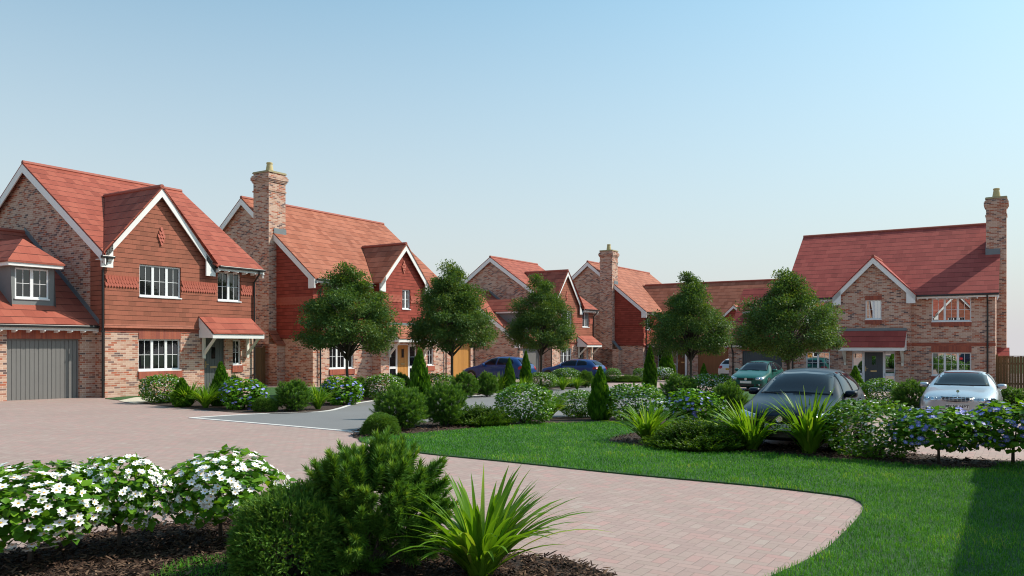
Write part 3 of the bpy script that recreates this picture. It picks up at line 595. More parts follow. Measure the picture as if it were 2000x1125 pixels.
    gutter(H, x0-.15, xL-.03, .3, eg-.02); downpipe(H, x0+.25, gp, -.3, eg-.1, .25); barge(H, [(x0-.1, .3, eg-.07), (x0-.1, yg, zg-.07), (x0-.1, 7.7, eg-.07)], foot=False, w=.12, mat='ridge')
    # dormer on the garage
    d0, d1, dy, dzt = -12.6, -11.2, 1.15, 4.2; yk = lambda z: .3+(z-eg)/sl; dm = MB(); holed(dm, Fp(dy), d0, d1, 3.1, dzt, [(d0+.15, d1-.15, 3.35, 4.12)], .1)
    for x in (d0, d1): dm.poly((x, dy, 3.1), (x, dy, dzt), (x, yk(dzt), dzt))
    Dm = dm.build('dormer', 'render', H); window(Dm, d0+.15, d1-.15, 3.35, 4.12, dy, 2, rec=.03)
    f = MB(); f.box(d0-.2, d1+.2, dy-.25, dy-.21, dzt, dzt+.15); f.box(d0-.2, d0-.16, dy-.21, yk(dzt)-.1, dzt, dzt+.15); f.box(d1+.16, d1+.2, dy-.21, yk(dzt)-.1, dzt, dzt+.15); f.build('fascia', 'white', Dm)
    e0, e1, ef, ez, xm, hz2 = d0-.24, d1+.24, dy-.29, dzt+.16, (d0+d1)/2, dzt+.85; r = MB(); hy = ef+.9
    slope(r, [(e0, ef, ez), (e1, ef, ez), (xm, hy, hz2)], .05); slope(r, [(xm, hy, hz2), (xm, yk(hz2), hz2), (e0, yk(ez), ez), (e0, ef, ez)], .05); slope(r, [(e1, ef, ez), (e1, yk(ez), ez), (xm, yk(hz2), hz2), (xm, hy, hz2)], .05); r.build('dormer_roof', 'roof_crimson', Dm)
    return H
def hpos(px, d, e):                          # a house corner on column px at depth d, its floor e metres below the eye
    return Vector(((px-CX)/F*d, d, EYE-e))
H1 = house_front_gable('brick_house', 'nearest brick house with brown tile hung gable and grey garage under hipped dormer', hpos(205, 28.1, 1.83))
H2 = house_chimney('brick_house', 'brick house with tall chimney, red tile hung gable and golden oak front door', hpos(611, 38.2, 1.96))
H3 = copy_tree(H1); H3.location = hpos(1077.5, 57, 2.24); tag(H3, 'distant brick house with tile hung gable between the two parked blue hatchbacks')
H4 = house_chimney('brick_house', 'far brick house with chimney and long low wing holding brown oak doors', hpos(1256.5, 64, 2.33), W=12.6, gable=False, wing=True)
H5 = house_end('brick_house', 'end house of bare brick with crimson roof and slate blue front door', hpos(1944, 40, 2.33))
# neighbours beside and behind the camera: they throw the long shadow over the lawn and stand in the window reflections
H6 = house_chimney('brick_house', 'plain fronted brick house just outside the picture whose shadow falls across the lawn', (12.75, 13.85, gz(13, 14)), gable=False, stack=False); H6.rotation_euler = (0, 0, R(57.7+180))
H7 = copy_tree(H1); H7.rotation_euler = (0, 0, R(-32.3+180)); H7.location = (-10.4, -8.2, gz(-10, -8)); tag(H7, 'brick house behind the viewer mirrored in the end house windows')
H8 = copy_tree(H2); H8.rotation_euler = (0, 0, R(-32.3+180)); H8.location = (-21.0, -1.8, gz(-21, -2)); tag(H8, 'brick house with chimney behind the viewer mirrored in the end house windows')
# ------------------------------------------------------------------ camera, sun, sky
cam = bpy.data.cameras.new('camera'); co = bpy.data.objects.new('camera', cam); col.objects.link(co)
co.location = (0, 0, EYE); co.rotation_euler = (R(90), 0, 0); cam.lens = 36*F/2000; cam.sensor_width = 36; cam.shift_y = (HZ-562.5)/2000; cam.clip_end = 6000; scene.camera = co
SUN_EL = R(43); sd = Vector((1.443, .412, 0)).normalized()*math.cos(SUN_EL); sd.z = math.sin(SUN_EL)
sl = bpy.data.lights.new('sun', 'SUN'); sl.energy = 4.35; sl.angle = R(.55); sl.color = (1, .93, .82)
so = bpy.data.objects.new('sun', sl); col.objects.link(so); so.rotation_euler = (-sd).to_track_quat('-Z', 'Y').to_euler(); so.location = (30, 8, 40)
wd = bpy.data.worlds.new('World'); scene.world = wd; wd.use_nodes = True; nt = wd.node_tree
sky = nt.nodes.new('ShaderNodeTexSky'); sky.sky_type = 'NISHITA'; sky.sun_disc = False; sky.sun_elevation = SUN_EL; sky.sun_rotation = math.atan2(sd.x, sd.y)
sky.air_density = 1.0; sky.dust_density = 1.0; sky.ozone_density = 1.2
bg = nt.nodes['Background']; bg.inputs[1].default_value = .15
def wn(t, **kw):
    nd = nt.nodes.new(t)
    for k, v in kw.items(): setattr(nd, k, v)
    return nd
tint = wn('ShaderNodeMix', data_type='RGBA', blend_type='MULTIPLY'); tint.inputs[0].default_value = 1; tint.inputs[7].default_value = (.87, 1.20, 1.06, 1)
nt.links.new(sky.outputs[0], tint.inputs[6])
# summer haze that pales the sky towards the horizon
tc = wn('ShaderNodeTexCoord'); sx = wn('ShaderNodeSeparateXYZ'); nt.links.new(tc.outputs['Generated'], sx.inputs[0])
ma = wn('ShaderNodeMath', operation='MULTIPLY_ADD', use_clamp=True); nt.links.new(sx.outputs[2], ma.inputs[0]); ma.inputs[1].default_value = -2.1; ma.inputs[2].default_value = 1.02
hz_ = wn('ShaderNodeMix', data_type='RGBA'); nt.links.new(ma.outputs[0], hz_.inputs[0]); nt.links.new(tint.outputs[2], hz_.inputs[6]); hz_.inputs[7].default_value = (3.78, 3.70, 3.80, 1)
nt.links.new(hz_.outputs[2], bg.inputs[0])
vs = scene.view_settings; vs.view_transform = 'Standard'; vs.look = 'None'; vs.gamma = 1; vs.exposure = .28
scene.render.engine = 'CYCLES'; scene.cycles.use_denoising = True; scene.cycles.pixel_filter_type = 'BLACKMAN_HARRIS'; scene.cycles.filter_width = 1.1; scene.cycles.max_bounces = 6; scene.cycles.transparent_max_bounces = 6; scene.cycles.caustics_reflective = False; scene.cycles.caustics_refractive = False
#GROUND
# ------------------------------------------------------------------ ground
def struct(o): o['kind'] = 'structure'; return o
def sheet(name, pts, mat, lift, px=True, thick=0.):
    """a flat outline lying on the sloping ground"""
    P = [at(*p) if px else Vector((p[0], p[1], gz(*p))) for p in pts]
    tri = tessellate_polygon([[Vector((p.x, p.y, 0)) for p in P]]); m = MB(); i = m.add([p+Vector((0, 0, lift)) for p in P])
    for t in tri:
        a, b, c = [P[k] for k in t]
        m.f.append(t if (b-a).cross(c-a).z > 0 else t[::-1])
    if thick:
        j = m.add([p+Vector((0, 0, lift-thick)) for p in P]); n = len(P)
        area = sum(P[k].x*P[(k+1) % n].y-P[(k+1) % n].x*P[k].y for k in range(n))
        for k in range(n):
            q = (i+k, j+k, j+(k+1) % n, i+(k+1) % n); m.f.append(q if area > 0 else q[::-1])
    return struct(m.build(name, mat))
def smooth(pts, n=6):
    out = []
    for k in range(len(pts)-1):
        p0, p1, p2, p3 = [np.array(pts[min(max(q, 0), len(pts)-1)], float) for q in (k-1, k, k+1, k+2)]
        for t in np.linspace(0, 1, n, endpoint=False):
            out.append(tuple(.5*((2*p1)+(-p0+p2)*t+(2*p0-5*p1+4*p2-p3)*t*t+(-p0+3*p1-3*p2+p3)*t**3)))
    return out+[tuple(pts[-1])]
BIG = 2500
sheet('ground', [(-BIG, -300), (BIG, -300), (BIG, BIG), (-BIG, BIG)], 'lawn', -.06, False)
sheet('block_paving', [(-42, -22), (60, -22), (60, 84), (-42, 84)], 'paving', 0, False)
UP = [(372, 816.5), (450, 811.5), (520, 808), (600, 805.5), (650, 801), (700, 787), (770, 779), (870, 776), (960, 770.5), (1010, 765), (1060, 761), (1110, 757.5), (1190, 755.5), (1265, 757)]
LO = [(372, 816.5), (500, 827), (600, 835.5), (700, 844.5), (770, 838)]
sheet('road', UP+[(1420, 770), (1440, 800), (1330, 830), (1190, 822), (1060, 820), (900, 830), (770, 838)]+LO[-2:0:-1], 'tarmac', .004)
def strip(name, pts, w, mat, lift, h):
    P = [at(*p) for p in smooth(pts, 3)]; m = MB()
    for a, b in zip(P, P[1:]):
        d = (b-a).normalized(); sd = Vector((-d.y, d.x, 0))*w/2; a2, b2 = a-d*.01, b+d*.01
        m.slab([a2-sd+Vector((0, 0, lift)), b2-sd+Vector((0, 0, lift)), b2+sd+Vector((0, 0, lift)), a2+sd+Vector((0, 0, lift))], (0, 0, h))
    return struct(m.build(name, mat))
strip('road_edging', UP, .12, 'kerb', 0, .012); strip('road_edging', LO[:4], .12, 'kerb', 0, .013)
sheet('path', [(232, 783.5), (265, 776.5), (400, 771), (470, 769), (470, 774), (400, 777), (300, 787), (262, 789)], 'flag', .012)
BED = {}
BED['front'] = smooth([(-160, 1105), (0, 1083), (150, 1050), (350, 1022), (470, 1012), (600, 1020), (800, 1050), (900, 1070), (1012, 1087), (1064, 1091), (1120, 1100), (1190, 1126), (1240, 1160)], 4)+[(1300, 1400), (-700, 1400)]
BED['mid'] = smooth([(693, 843), (740, 832), (830, 825), (900, 822), (980, 818), (1080, 815.5), (1190, 814.5), (1255, 812), (1290, 796), (1310, 777), (1400, 772), (1470, 776)], 3)+smooth([(1478, 800), (1452, 822), (1462, 850), (1490, 866), (1600, 873), (1740, 882), (1850, 894), (1900, 898), (2120, 905)], 3)+[(2120, 912), (1955, 903)]+smooth([(1942, 917), (1850, 915), (1750, 907), (1600, 895), (1480, 886), (1330, 879), (1250, 872), (1193, 864), (1200, 855), (1240, 845), (1265, 835), (1240, 828), (1190, 825), (1060, 828), (960, 835), (850, 844), (760, 852), (700, 857), (688, 851)], 3)
BED['left'] = smooth([(270, 787), (300, 791), (345, 796), (400, 801), (470, 806.5), (560, 808), (640, 802), (700, 786.5), (780, 777), (870, 774.5), (960, 768.5), (1020, 762)], 3)+[(1025, 752), (900, 760), (800, 766), (700, 771), (640, 776), (540, 790), (480, 784), (400, 779), (330, 778)]
BED['isle'] = smooth([(1040, 762), (1080, 761), (1130, 758), (1162, 753)], 3)+[(1160, 749), (1100, 750), (1040, 755)]
BED['far'] = smooth([(1120, 744.5), (1180, 748.5), (1250, 746), (1290, 741), (1330, 738)], 3)+[(1330, 733), (1120, 736)]
BED['court'] = smooth([(1640, 800), (1760, 806), (1800, 806)], 3)+[(1800, 790), (1640, 786)]
BED['fence'] = [(1925, 812), (2100, 818), (2120, 796), (1930, 792)]
for k, v in BED.items(): sheet('planting_bed', v, 'mulch', .012)
LAWN = {}
LAWN['main'] = smooth([(700, 858), (760, 853), (850, 845), (960, 836), (1060, 829), (1190, 826), (1240, 829), (1266, 836), (1240, 846), (1200, 856), (1192, 865), (1250, 873), (1330, 880), (1480, 887), (1600, 896), (1750, 908), (1850, 916), (1938, 918)], 3)+[(1952, 906), (2010, 903), (2300, 912), (3000, 1000), (3200, 1600), (1420, 1600)]+smooth([(1492, 1135), (1560, 1105), (1612, 1076), (1650, 1041), (1678, 1011), (1688, 993), (1674, 979), (1640, 970), (1500, 953), (1350, 939), (1200, 925), (1000, 904), (830, 887), (745, 872), (705, 864)], 4)
LAWN['corner'] = smooth([(296, 1140), (320, 1120), (352, 1104), (408, 1096), (470, 1104), (560, 1140)], 4)+[(600, 1350), (250, 1350)]
LAWN['far'] = [(470, 783), (500, 757), (640, 757), (700, 765), (760, 767), (700, 774), (600, 787), (540, 791)]
LAWN['strip'] = [(205, 779), (300, 769.5), (400, 764), (400, 770), (262, 776), (232, 782)]
LAWN['court'] = [(1400, 786), (1420, 768), (1480, 764), (1500, 778), (1478, 800), (1440, 800)]
LAWN['isle'] = [(1048, 757), (1150, 752), (1156, 749), (1050, 752)]
for k, v in LAWN.items(): sheet('lawn', v, 'lawn', .02, thick=.03)
def inside(px, py, poly):
    r = np.zeros(len(px), bool); n = len(poly); j = n-1
    for i in range(n):
        xi, yi = poly[i]; xj, yj = poly[j]
        c = ((yi > py) != (yj > py)) & (px < (xj-xi)*(py-yi)/(yj-yi+1e-12)+xi); r ^= c; j = i
    return r
def soup(name, chunks, mat, parent=None, smooth_=False):
    """one mesh from numpy chunks (vertices k*n x 3, faces, a random value per vertex)"""
    V, L, S, A, off = [], [], [], [], 0
    for v, f, a in chunks:
        V.append(v); A.append(a); L.append((f+off).ravel()); S.append(np.full(len(f), f.shape[1])); off += len(v)
    V = np.concatenate(V); L = np.concatenate(L); S = np.concatenate(S); A = np.concatenate(A)
    me = bpy.data.meshes.new(name); me.vertices.add(len(V)); me.vertices.foreach_set('co', V.astype(np.float32).ravel())
    me.loops.add(len(L)); me.loops.foreach_set('vertex_index', L.astype(np.int32)); me.polygons.add(len(S))
    me.polygons.foreach_set('loop_start', np.concatenate([[0], np.cumsum(S)[:-1]]).astype(np.int32)); me.polygons.foreach_set('loop_total', S.astype(np.int32))
    at_ = me.attributes.new('rnd', 'FLOAT', 'POINT'); at_.data.foreach_set('value', A.astype(np.float32))
    me.update(calc_edges=True)
    if smooth_: me.polygons.foreach_set('use_smooth', np.ones(len(S), bool))
    me.materials.append(M[mat]); o = bpy.data.objects.new(name, me); col.objects.link(o)
    if parent is not None: o.parent = parent
    return o
def unit(a): return a/np.maximum(np.linalg.norm(a, axis=-1, keepdims=True), 1e-9)
def frames(y, z):
    y = unit(y); x = unit(np.cross(y, z)); z = np.cross(x, y); return np.stack([x, y, z], -1)
def place(tv, tf, Rm, S, T, rnd=None):
    k, n = len(T), len(tv); S = np.asarray(S)
    S = S[:, None, None] if S.ndim == 1 else S[:, None, :]
    v = np.einsum('kij,knj->kni', Rm, tv[None]*S)+T[:, None, :]
    f = (tf[None]+np.arange(k)[:, None, None]*n).reshape(-1, tf.shape[1])
    r = RNG.random(k) if rnd is None else rnd
    return v.reshape(-1, 3), f, np.repeat(r, n)
def lawn_blades(poly, dens, h, wid, dmax, name, x1=14.):
    P = np.array([(p.x, p.y) for p in (at(*q) for q in poly)]); lo, hi = P.min(0), P.max(0); hi[1] = min(hi[1], dmax); hi[0] = min(hi[0], x1); lo[1] = max(lo[1], 3.6)
    n = int(dens*(hi[0]-lo[0])*(hi[1]-lo[1])); X = RNG.uniform(lo[0], hi[0], n); Y = RNG.uniform(lo[1], hi[1], n)
    ok = inside(X+RNG.normal(0, .022, n), Y+RNG.normal(0, .022, n), [tuple(p) for p in P]) & (np.abs(X) < .66*Y+.5) & (RNG.random(n) < np.clip((8.5/Y)**1.6, .12, 1)); X, Y = X[ok], Y[ok]; n = len(X)
    clump = np.sin(X*7.1+np.sin(Y*5.3)*2)*np.sin(Y*6.3+np.sin(X*3.7)*2)
    a = RNG.uniform(0, 2*np.pi, n)+.6*clump; lean = RNG.uniform(.15, .95, n); hh = h*RNG.uniform(.55, 1.25, n)*(1+.25*clump); w = wid*np.maximum(1, Y/9)
    d = np.stack([np.cos(a), np.sin(a), 0*a], 1); sdv = np.stack([-d[:, 1], d[:, 0], 0*a], 1); b = np.stack([X, Y, gz(X, Y)+.018], 1)
    wv = (w*RNG.uniform(.7, 1.2, n))[:, None]*sdv/2
    mid = b+d*(lean*hh*.4)[:, None]; mid[:, 2] += hh*.6; tip = b+d*(lean*hh*1.1)[:, None]; tip[:, 2] += hh*(1-.35*lean)
    v = np.stack([b-wv, b+wv, mid-wv*.8, mid+wv*.8, tip], 1).reshape(-1, 3); o = np.arange(n)[:, None]*5
    q = np.concatenate([o+0, o+1, o+3, o+2], 1); t = np.concatenate([o+2, o+3, o+4], 1); r = np.repeat(np.clip(RNG.random(n)*.75+.12*clump+.13+.16*np.sin(X*1.9+np.sin(Y*1.3)*2)*np.sin(Y*2.3+X*.7), 0, 1), 5)
    g = soup(name, [(v, q, r), (v[:0], np.zeros((0, 3), int), r[:0])], 'grass'); me = g.data
    bpy.data.objects.remove(g); bpy.data.meshes.remove(me)
    V2 = (v, q, r); tt = np.concatenate([o+2, o+3, o+4], 1)
    g = soup(name, [V2, (v, tt, r)], 'grass'); return tag(g, kind='stuff')
lawn_blades(LAWN['main'], 2500, .05, .0058, 24, 'grass'); lawn_blades(LAWN['corner'], 2600, .06, .005, 8, 'grass')
def chips(poly, dens, dmax, size, name):
    P = np.array([(p.x, p.y) for p in (at(*q) for q in poly)]); lo, hi = P.min(0), P.max(0); lo = np.maximum(lo, [-8, 3.8]); hi = np.minimum(hi, [14, dmax])
    n = int(dens*(hi[0]-lo[0])*(hi[1]-lo[1])); X = RNG.uniform(lo[0], hi[0], n); Y = RNG.uniform(lo[1], hi[1], n)
    ok = inside(X+RNG.normal(0, .03, n), Y+RNG.normal(0, .03, n), [tuple(p) for p in P]) & (np.abs(X) < .66*Y+.5); X, Y = X[ok], Y[ok]; n = len(X)
    a = RNG.uniform(0, 6.28, n); y = np.stack([np.cos(a), np.sin(a), RNG.uniform(-.25, .55, n)], 1); z = np.stack([RNG.normal(0, .5, n), RNG.normal(0, .5, n), np.ones(n)], 1)
    tv = np.array([(-.5, 0, 0), (.5, .06, 0), (.35, 1, .05), (-.3, .92, 0), (0, .5, .16)]); tf = np.array([(0, 1, 4), (1, 2, 4), (2, 3, 4), (3, 0, 4)])
    S = size*RNG.uniform(.5, 1.5, n); S3 = np.stack([S*.28, S, S*.6], 1); T = np.stack([X, Y, gz(X, Y)+.014+RNG.uniform(0, .03, n)], 1)
    return tag(soup(name, [place(tv, tf, frames(y, z), S3, T)], 'chip'), kind='stuff')
chips(BED['front'], 1500, 9.5, .05, 'bark_chips'); chips(BED['mid'], 230, 19, .06, 'bark_chips')
#PLANTS
# ------------------------------------------------------------------ plants: one of each kind is built, the others are copies
def sph(n, up=0.):
    d = unit(RNG.normal(size=(n, 3))); d[:, 2] += up; return unit(d)
def lump(d, k, amp, seed):
    g = np.random.default_rng(seed); out = np.zeros(len(d))
    for _ in range(6):
        w = unit(g.normal(size=(1, 3)))[0]*k*g.uniform(.6, 1.6); out += np.sin(d @ w+g.uniform(0, 6.28))
    return 1+amp*out/2.4
LEAF7 = (np.array([(0, 0, 0), (.30, .22, .05), (.40, .5, .07), (0, 1, -.10), (-.40, .5, .07), (-.30, .22, .05), (0, .5, -.02)]), np.array([(0, 1, 6), (1, 2, 6), (2, 3, 6), (3, 4, 6), (4, 5, 6), (5, 0, 6)]))
LEAF4 = (np.array([(0, 0, 0), (.34, .48, .08), (0, 1, 0), (-.34, .48, .08)]), np.array([(0, 1, 2), (0, 2, 3)]))
NEEDLE = (np.array([(-.5, 0, 0), (.5, 0, 0), (0, 1, 0)]), np.array([(0, 1, 2)]))
def star(n, open_=.28, w=.30):
    v, f = [], []
    for k in range(n):
        a = 2*math.pi*k/n; c, s = math.cos(a), math.sin(a); b = len(v)
        for r, q, z in ((.10, 0, 0), (.55, w, .13+open_*.3), (1, 0, open_), (.55, -w, .13+open_*.3)): v.append((r*c-q*s, r*s+q*c, z))
        f += [(b, b+1, b+2), (b, b+2, b+3)]
    return np.array(v), np.array(f)
def disc(n=8):
    return np.array([(0, 0, .12)]+[(.2*math.cos(2*math.pi*k/n), .2*math.sin(2*math.pi*k/n), .06) for k in range(n)]), np.array([(0, k+1, (k+1) % n+1) for k in range(n)])
def woody(par, segs, name='trunk', n=7):
    m = MB()
    for pts, rad in segs: m.tube(pts, rad, n)
    return m.build(name, 'bark', par, smooth=True)
def make_star_shrub(petal, nl=1150, nf=310, low=False):
    r = empty('flowering_shrub', (0, 0, 0)); C = np.array([0, 0, .52 if low else .66]); RAD = np.array([.5, .5, .5 if low else .36])
    def pts(n, deep):
        d = sph(n, .12); q = np.sign(d)*np.abs(d)**.82
        return d, C+q*RAD*(lump(d, 4., .12, 3)*(1-deep*RNG.random(n)**1.5))[:, None]
    d, p = pts(nl, .55); y = d*.8+RNG.normal(0, .55, (nl, 3)); y[:, 2] -= .45; z = d*.7+RNG.normal(0, .4, (nl, 3)); z[:, 2] += .9
    soup('foliage', [place(*LEAF7, frames(y, z), RNG.uniform(.062, .108, nl), p)], 'leaf_shrub', r)
    d, p = pts(nf, .12); p += d*.03; z = d*1.2+RNG.normal(0, .28, (nf, 3)); z[:, 2] += .1; y = RNG.normal(size=(nf, 3)); S = RNG.uniform(.033, .045, nf); fr = frames(np.cross(z, y), z)
    o = soup('blossoms', [place(*star(7), fr, S, p)], petal, r); soup('flower_centres', [place(*disc(), fr, S, p+z*0)], 'anther' if petal == 'petal_white' else 'petal_white', o)['kind'] = 'stuff'
    segs = [([(0, 0, -.03), (.01, 0, .2), (0, .01, .42)], [.022, .018, .014])]
    for k in range(9):
        a = k*2.4; e = C+np.array([math.cos(a)*.3, math.sin(a)*.3, .02+.18*math.sin(k*1.7)]); segs.append(([(0, 0, .27+.02*k), (e[0]*.5, e[1]*.5, .42+.01*k), tuple(e)], [.011, .008, .004]))
    woody(r, segs, n=5); return r
def make_box_ball(nl=3000, nf=430, trunk=False):
    r = empty('box_shrub', (0, 0, 0)); C = np.array([0, 0, .50]); RAD = np.array([.5, .5, .48])
    def pts(n, deep):
        d = sph(n, .1); q = np.sign(d)*np.abs(d)**.85
        return d, C+q*RAD*(lump(d, 5., .07, 11)*(1-deep*RNG.random(n)**1.6))[:, None]
    d, p = pts(nl, .32); y = d*.7+RNG.normal(0, .6, (nl, 3)); y[:, 2] -= .2; z = d*.8+RNG.normal(0, .5, (nl, 3)); z[:, 2] += .6
    soup('foliage', [place(*LEAF4, frames(y, z), RNG.uniform(.045, .08, nl), p)], 'leaf_box', r)
    d, p = pts(nf, .05); p += d*.012; z = d+RNG.normal(0, .35, (nf, 3)); z[:, 2] += .3; y = RNG.normal(size=(nf, 3))
    soup('blossoms', [place(*star(5, .2, .34), frames(np.cross(z, y), z), RNG.uniform(.011, .019, nf), p)], 'petal_white', r)
    m = MB()                                  # the dense inner twigs
    for k in range(14):
        a = k*2.4; z1 = .25+.035*k; m.tube([(.02*math.cos(a), .02*math.sin(a), -.02), (.14*math.cos(a), .14*math.sin(a), .2), (.36*math.cos(a), .36*math.sin(a), z1)], [.014, .01, .004], 5)
    m.build('trunk', 'bark', r); return r
def make_pine(ns=620, nn=52, big=1.):
    r = empty('dwarf_pine', (0, 0, 0)); C = np.array([0, 0, .43]); RAD = np.array([.45, .45, .46])
    d = sph(ns, .1); rad = lump(d, 5., .13, 5)*(1-.5*RNG.random(ns)**1.7)*.9; p = C+d*RAD*rad[:, None]
    ax = d*.8+RNG.normal(0, .3, (ns, 3)); ax[:, 2] += .75; ax = unit(ax); L = RNG.uniform(.07, .13, ns)*big
    ref = unit(np.cross(ax, RNG.normal(size=(ns, 3)))); ref2 = np.cross(ax, ref)
    t = np.tile(np.linspace(.0, 1, nn), (ns, 1)); ph = t*nn*2.4+RNG.uniform(0, 6, (ns, 1)); spread = 1.15-.8*t**2+RNG.normal(0, .1, t.shape)
    side = ref[:, None]*np.cos(ph)[..., None]+ref2[:, None]*np.sin(ph)[..., None]
    dirn = ax[:, None]*np.cos(spread)[..., None]+side*np.sin(spread)[..., None]; base = p[:, None]+ax[:, None]*(t*L[:, None])[..., None]
    n = ns*nn; rnd = np.clip(RNG.random((ns, 1))*.4+t**3*.55+RNG.normal(0, .08, t.shape), 0, 1).ravel(); ln = (RNG.uniform(.055, .08, (ns, nn))*(1-.2*t)).ravel()*big**.3
    S = np.stack([np.full(n, .0085*big**1.15), ln, ln], 1)
    soup('foliage', [place(*NEEDLE, frames(dirn.reshape(-1, 3), side.reshape(-1, 3)+RNG.normal(0, .5, (n, 3))), S, base.reshape(-1, 3), rnd)], 'leaf_pine', r)
    m = MB()
    for k in range(0, ns, 9):
        q = p[k]; m.tube([(0, 0, .02), tuple(q*np.array([.4, .4, .5])), tuple(q*np.array([.8, .8, .85]))], [.014, .008, .004], 4)
    m.tube([(0, 0, -.05), (0, 0, .2)], [.035, .03], 7); m.build('trunk', 'bark', r); return r
def make_juniper(ns=7000, nn=8):
    r = empty('juniper_mound', (0, 0, 0)); d = sph(ns, .25); d[:, 2] = np.abs(d[:, 2]); q = np.sign(d)*np.abs(d)**.8
    p = np.array([0, 0, .05])+q*np.array([.47, .47, .84])*(lump(d, 6., .06, 21)*(1-.22*RNG.random(ns)**1.6))[:, None]
    ax = d*.9+RNG.normal(0, .6, (ns, 3)); ax[:, 2] += .3; ax = unit(ax); ref = unit(np.cross(ax, RNG.normal(size=(ns, 3))))
    t = np.tile(np.linspace(0, 1, nn), (ns, 1)); sg = np.where(np.arange(nn) % 2, 1., -1.)[None]
    dirn = ax[:, None]*.8+ref[:, None]*(sg*.6*(1-t*.7))[..., None]; base = p[:, None]+ax[:, None]*(t*.06)[..., None]; n = ns*nn
    S = np.stack([np.full(n, .011), RNG.uniform(.025, .045, n), np.full(n, 1.)], 1); rnd = np.clip(RNG.random((ns, 1))*.7+t*.3, 0, 1).ravel()
    soup('foliage', [place(*NEEDLE, frames(dirn.reshape(-1, 3), RNG.normal(size=(n, 3))), S, base.reshape(-1, 3), rnd)], 'leaf_juniper', r)
    m = MB()
    for k in range(0, 60): m.tube([(0, 0, 0), tuple(p[k]*np.array([.6, .6, .5])), tuple(p[k])], [.012, .008, .003], 4)
    m.build('trunk', 'bark', r); return r
def make_strap(nb=165, seed=1):
    g = np.random.default_rng(seed); r = empty('strap_leaf_plant', (0, 0, 0)); seg = 9; V, Fc, A = [], [], []
    for b in range(nb):
        a = g.uniform(0, 6.28); out = g.uniform(.05, 1)**.8; L = g.uniform(.75, 1.12)*(1-.1*out); w = g.uniform(.015, .030); bend = g.uniform(.25, .8)*(.3+out); lean = .10+.85*out
        p = np.array([math.cos(a), math.sin(a), 0])*g.uniform(.01, .075); dh = np.array([math.cos(a+g.normal(0, .25)), math.sin(a+g.normal(0, .25)), 0]); sv = np.array([-dh[1], dh[0], 0]); tw = g.normal(0, .35); th = lean*.6; i0 = len(V)
        for k in range(seg+1):
            t = k/seg; ww = w*(1.0-.25*abs(t-.35)*2)*(1-t**4)**.8+.0006; s2 = sv*math.cos(tw*t)+np.array([0, 0, 1])*math.sin(tw*t); up = np.cross(s2, dh)
            V += [p-s2*ww, p-up*ww*.35*0-np.array([0, 0, ww*.35]), p+s2*ww]; A += [0]*3
            th2 = th+lean*.55*t+bend*1.5*t**2.2; p = p+(dh*math.sin(th2)+np.array([0, 0, 1])*math.cos(th2))*L/seg
        for k in range(seg):
            q = i0+3*k; Fc += [(q, q+1, q+4, q+3), (q+1, q+2, q+5, q+4)]
        A[i0:] = [min(1, max(0, g.normal(.45, .22)))]*(len(V)-i0)
    soup('foliage', [(np.array(V), np.array(Fc), np.array(A, float))], 'leaf_strap', r, True); return r
def make_cypress(ns=5200):
    r = empty('cypress', (0, 0, 0)); z = RNG.random(ns)**1.15; a = RNG.uniform(0, 6.28, ns)
    prof = np.interp(z, [0, .06, .2, .4, .7, .9, 1], [.30, .44, .5, .46, .28, .11, .01])*(1+.2*np.sin(a*5+z*9)*np.sin(z*23+a*2))
    rad = prof*(1-.3*RNG.random(ns)**2); p = np.stack([rad*np.cos(a), rad*np.sin(a), z*.97], 1); d = np.stack([np.cos(a), np.sin(a), 0*a], 1)
    y = d*.6+RNG.normal(0, .3, (ns, 3)); y[:, 2] += 1; zz = d+RNG.normal(0, .5, (ns, 3))
    tv = np.array([(0, 0, 0), (.5, .35, .1), (.25, .7, .05), (0, 1, 0), (-.25, .7, .05), (-.5, .35, .1)]); tf = np.array([(0, 1, 2), (0, 2, 3), (0, 3, 4), (0, 4, 5)])
    ln = RNG.uniform(.05, .13, ns); S = np.stack([ln*.9, ln, ln], 1)
    # a cypress is ten times as slender as the unit plant, so the sprays are built long and thin
    rnd = np.clip(.5+.35*np.sin(a*5+z*9)*np.sin(z*23+a*2)+RNG.normal(0, .2, ns), 0, 1)
    soup('foliage', [place(tv, tf, frames(y, zz), S, p, rnd)], 'leaf_cypress', r)
    k = MB(); k.lathe([(.28, .0), (.36, .1), (.39, .2), (.35, .4), (.2, .7), (.05, .92)], n=14); o = k.build('dark_core', 'leaf_cypress', r); at2 = o.data.attributes.new('rnd', 'FLOAT', 'POINT'); at2.data.foreach_set('value', np.full(len(o.data.vertices), .1, np.float32))  # solid core against seeing through; inner shade put into its dark leaf colour
    woody(r, [([(0, 0, -.05), (0, 0, .9)], [.05, .01])]); return r
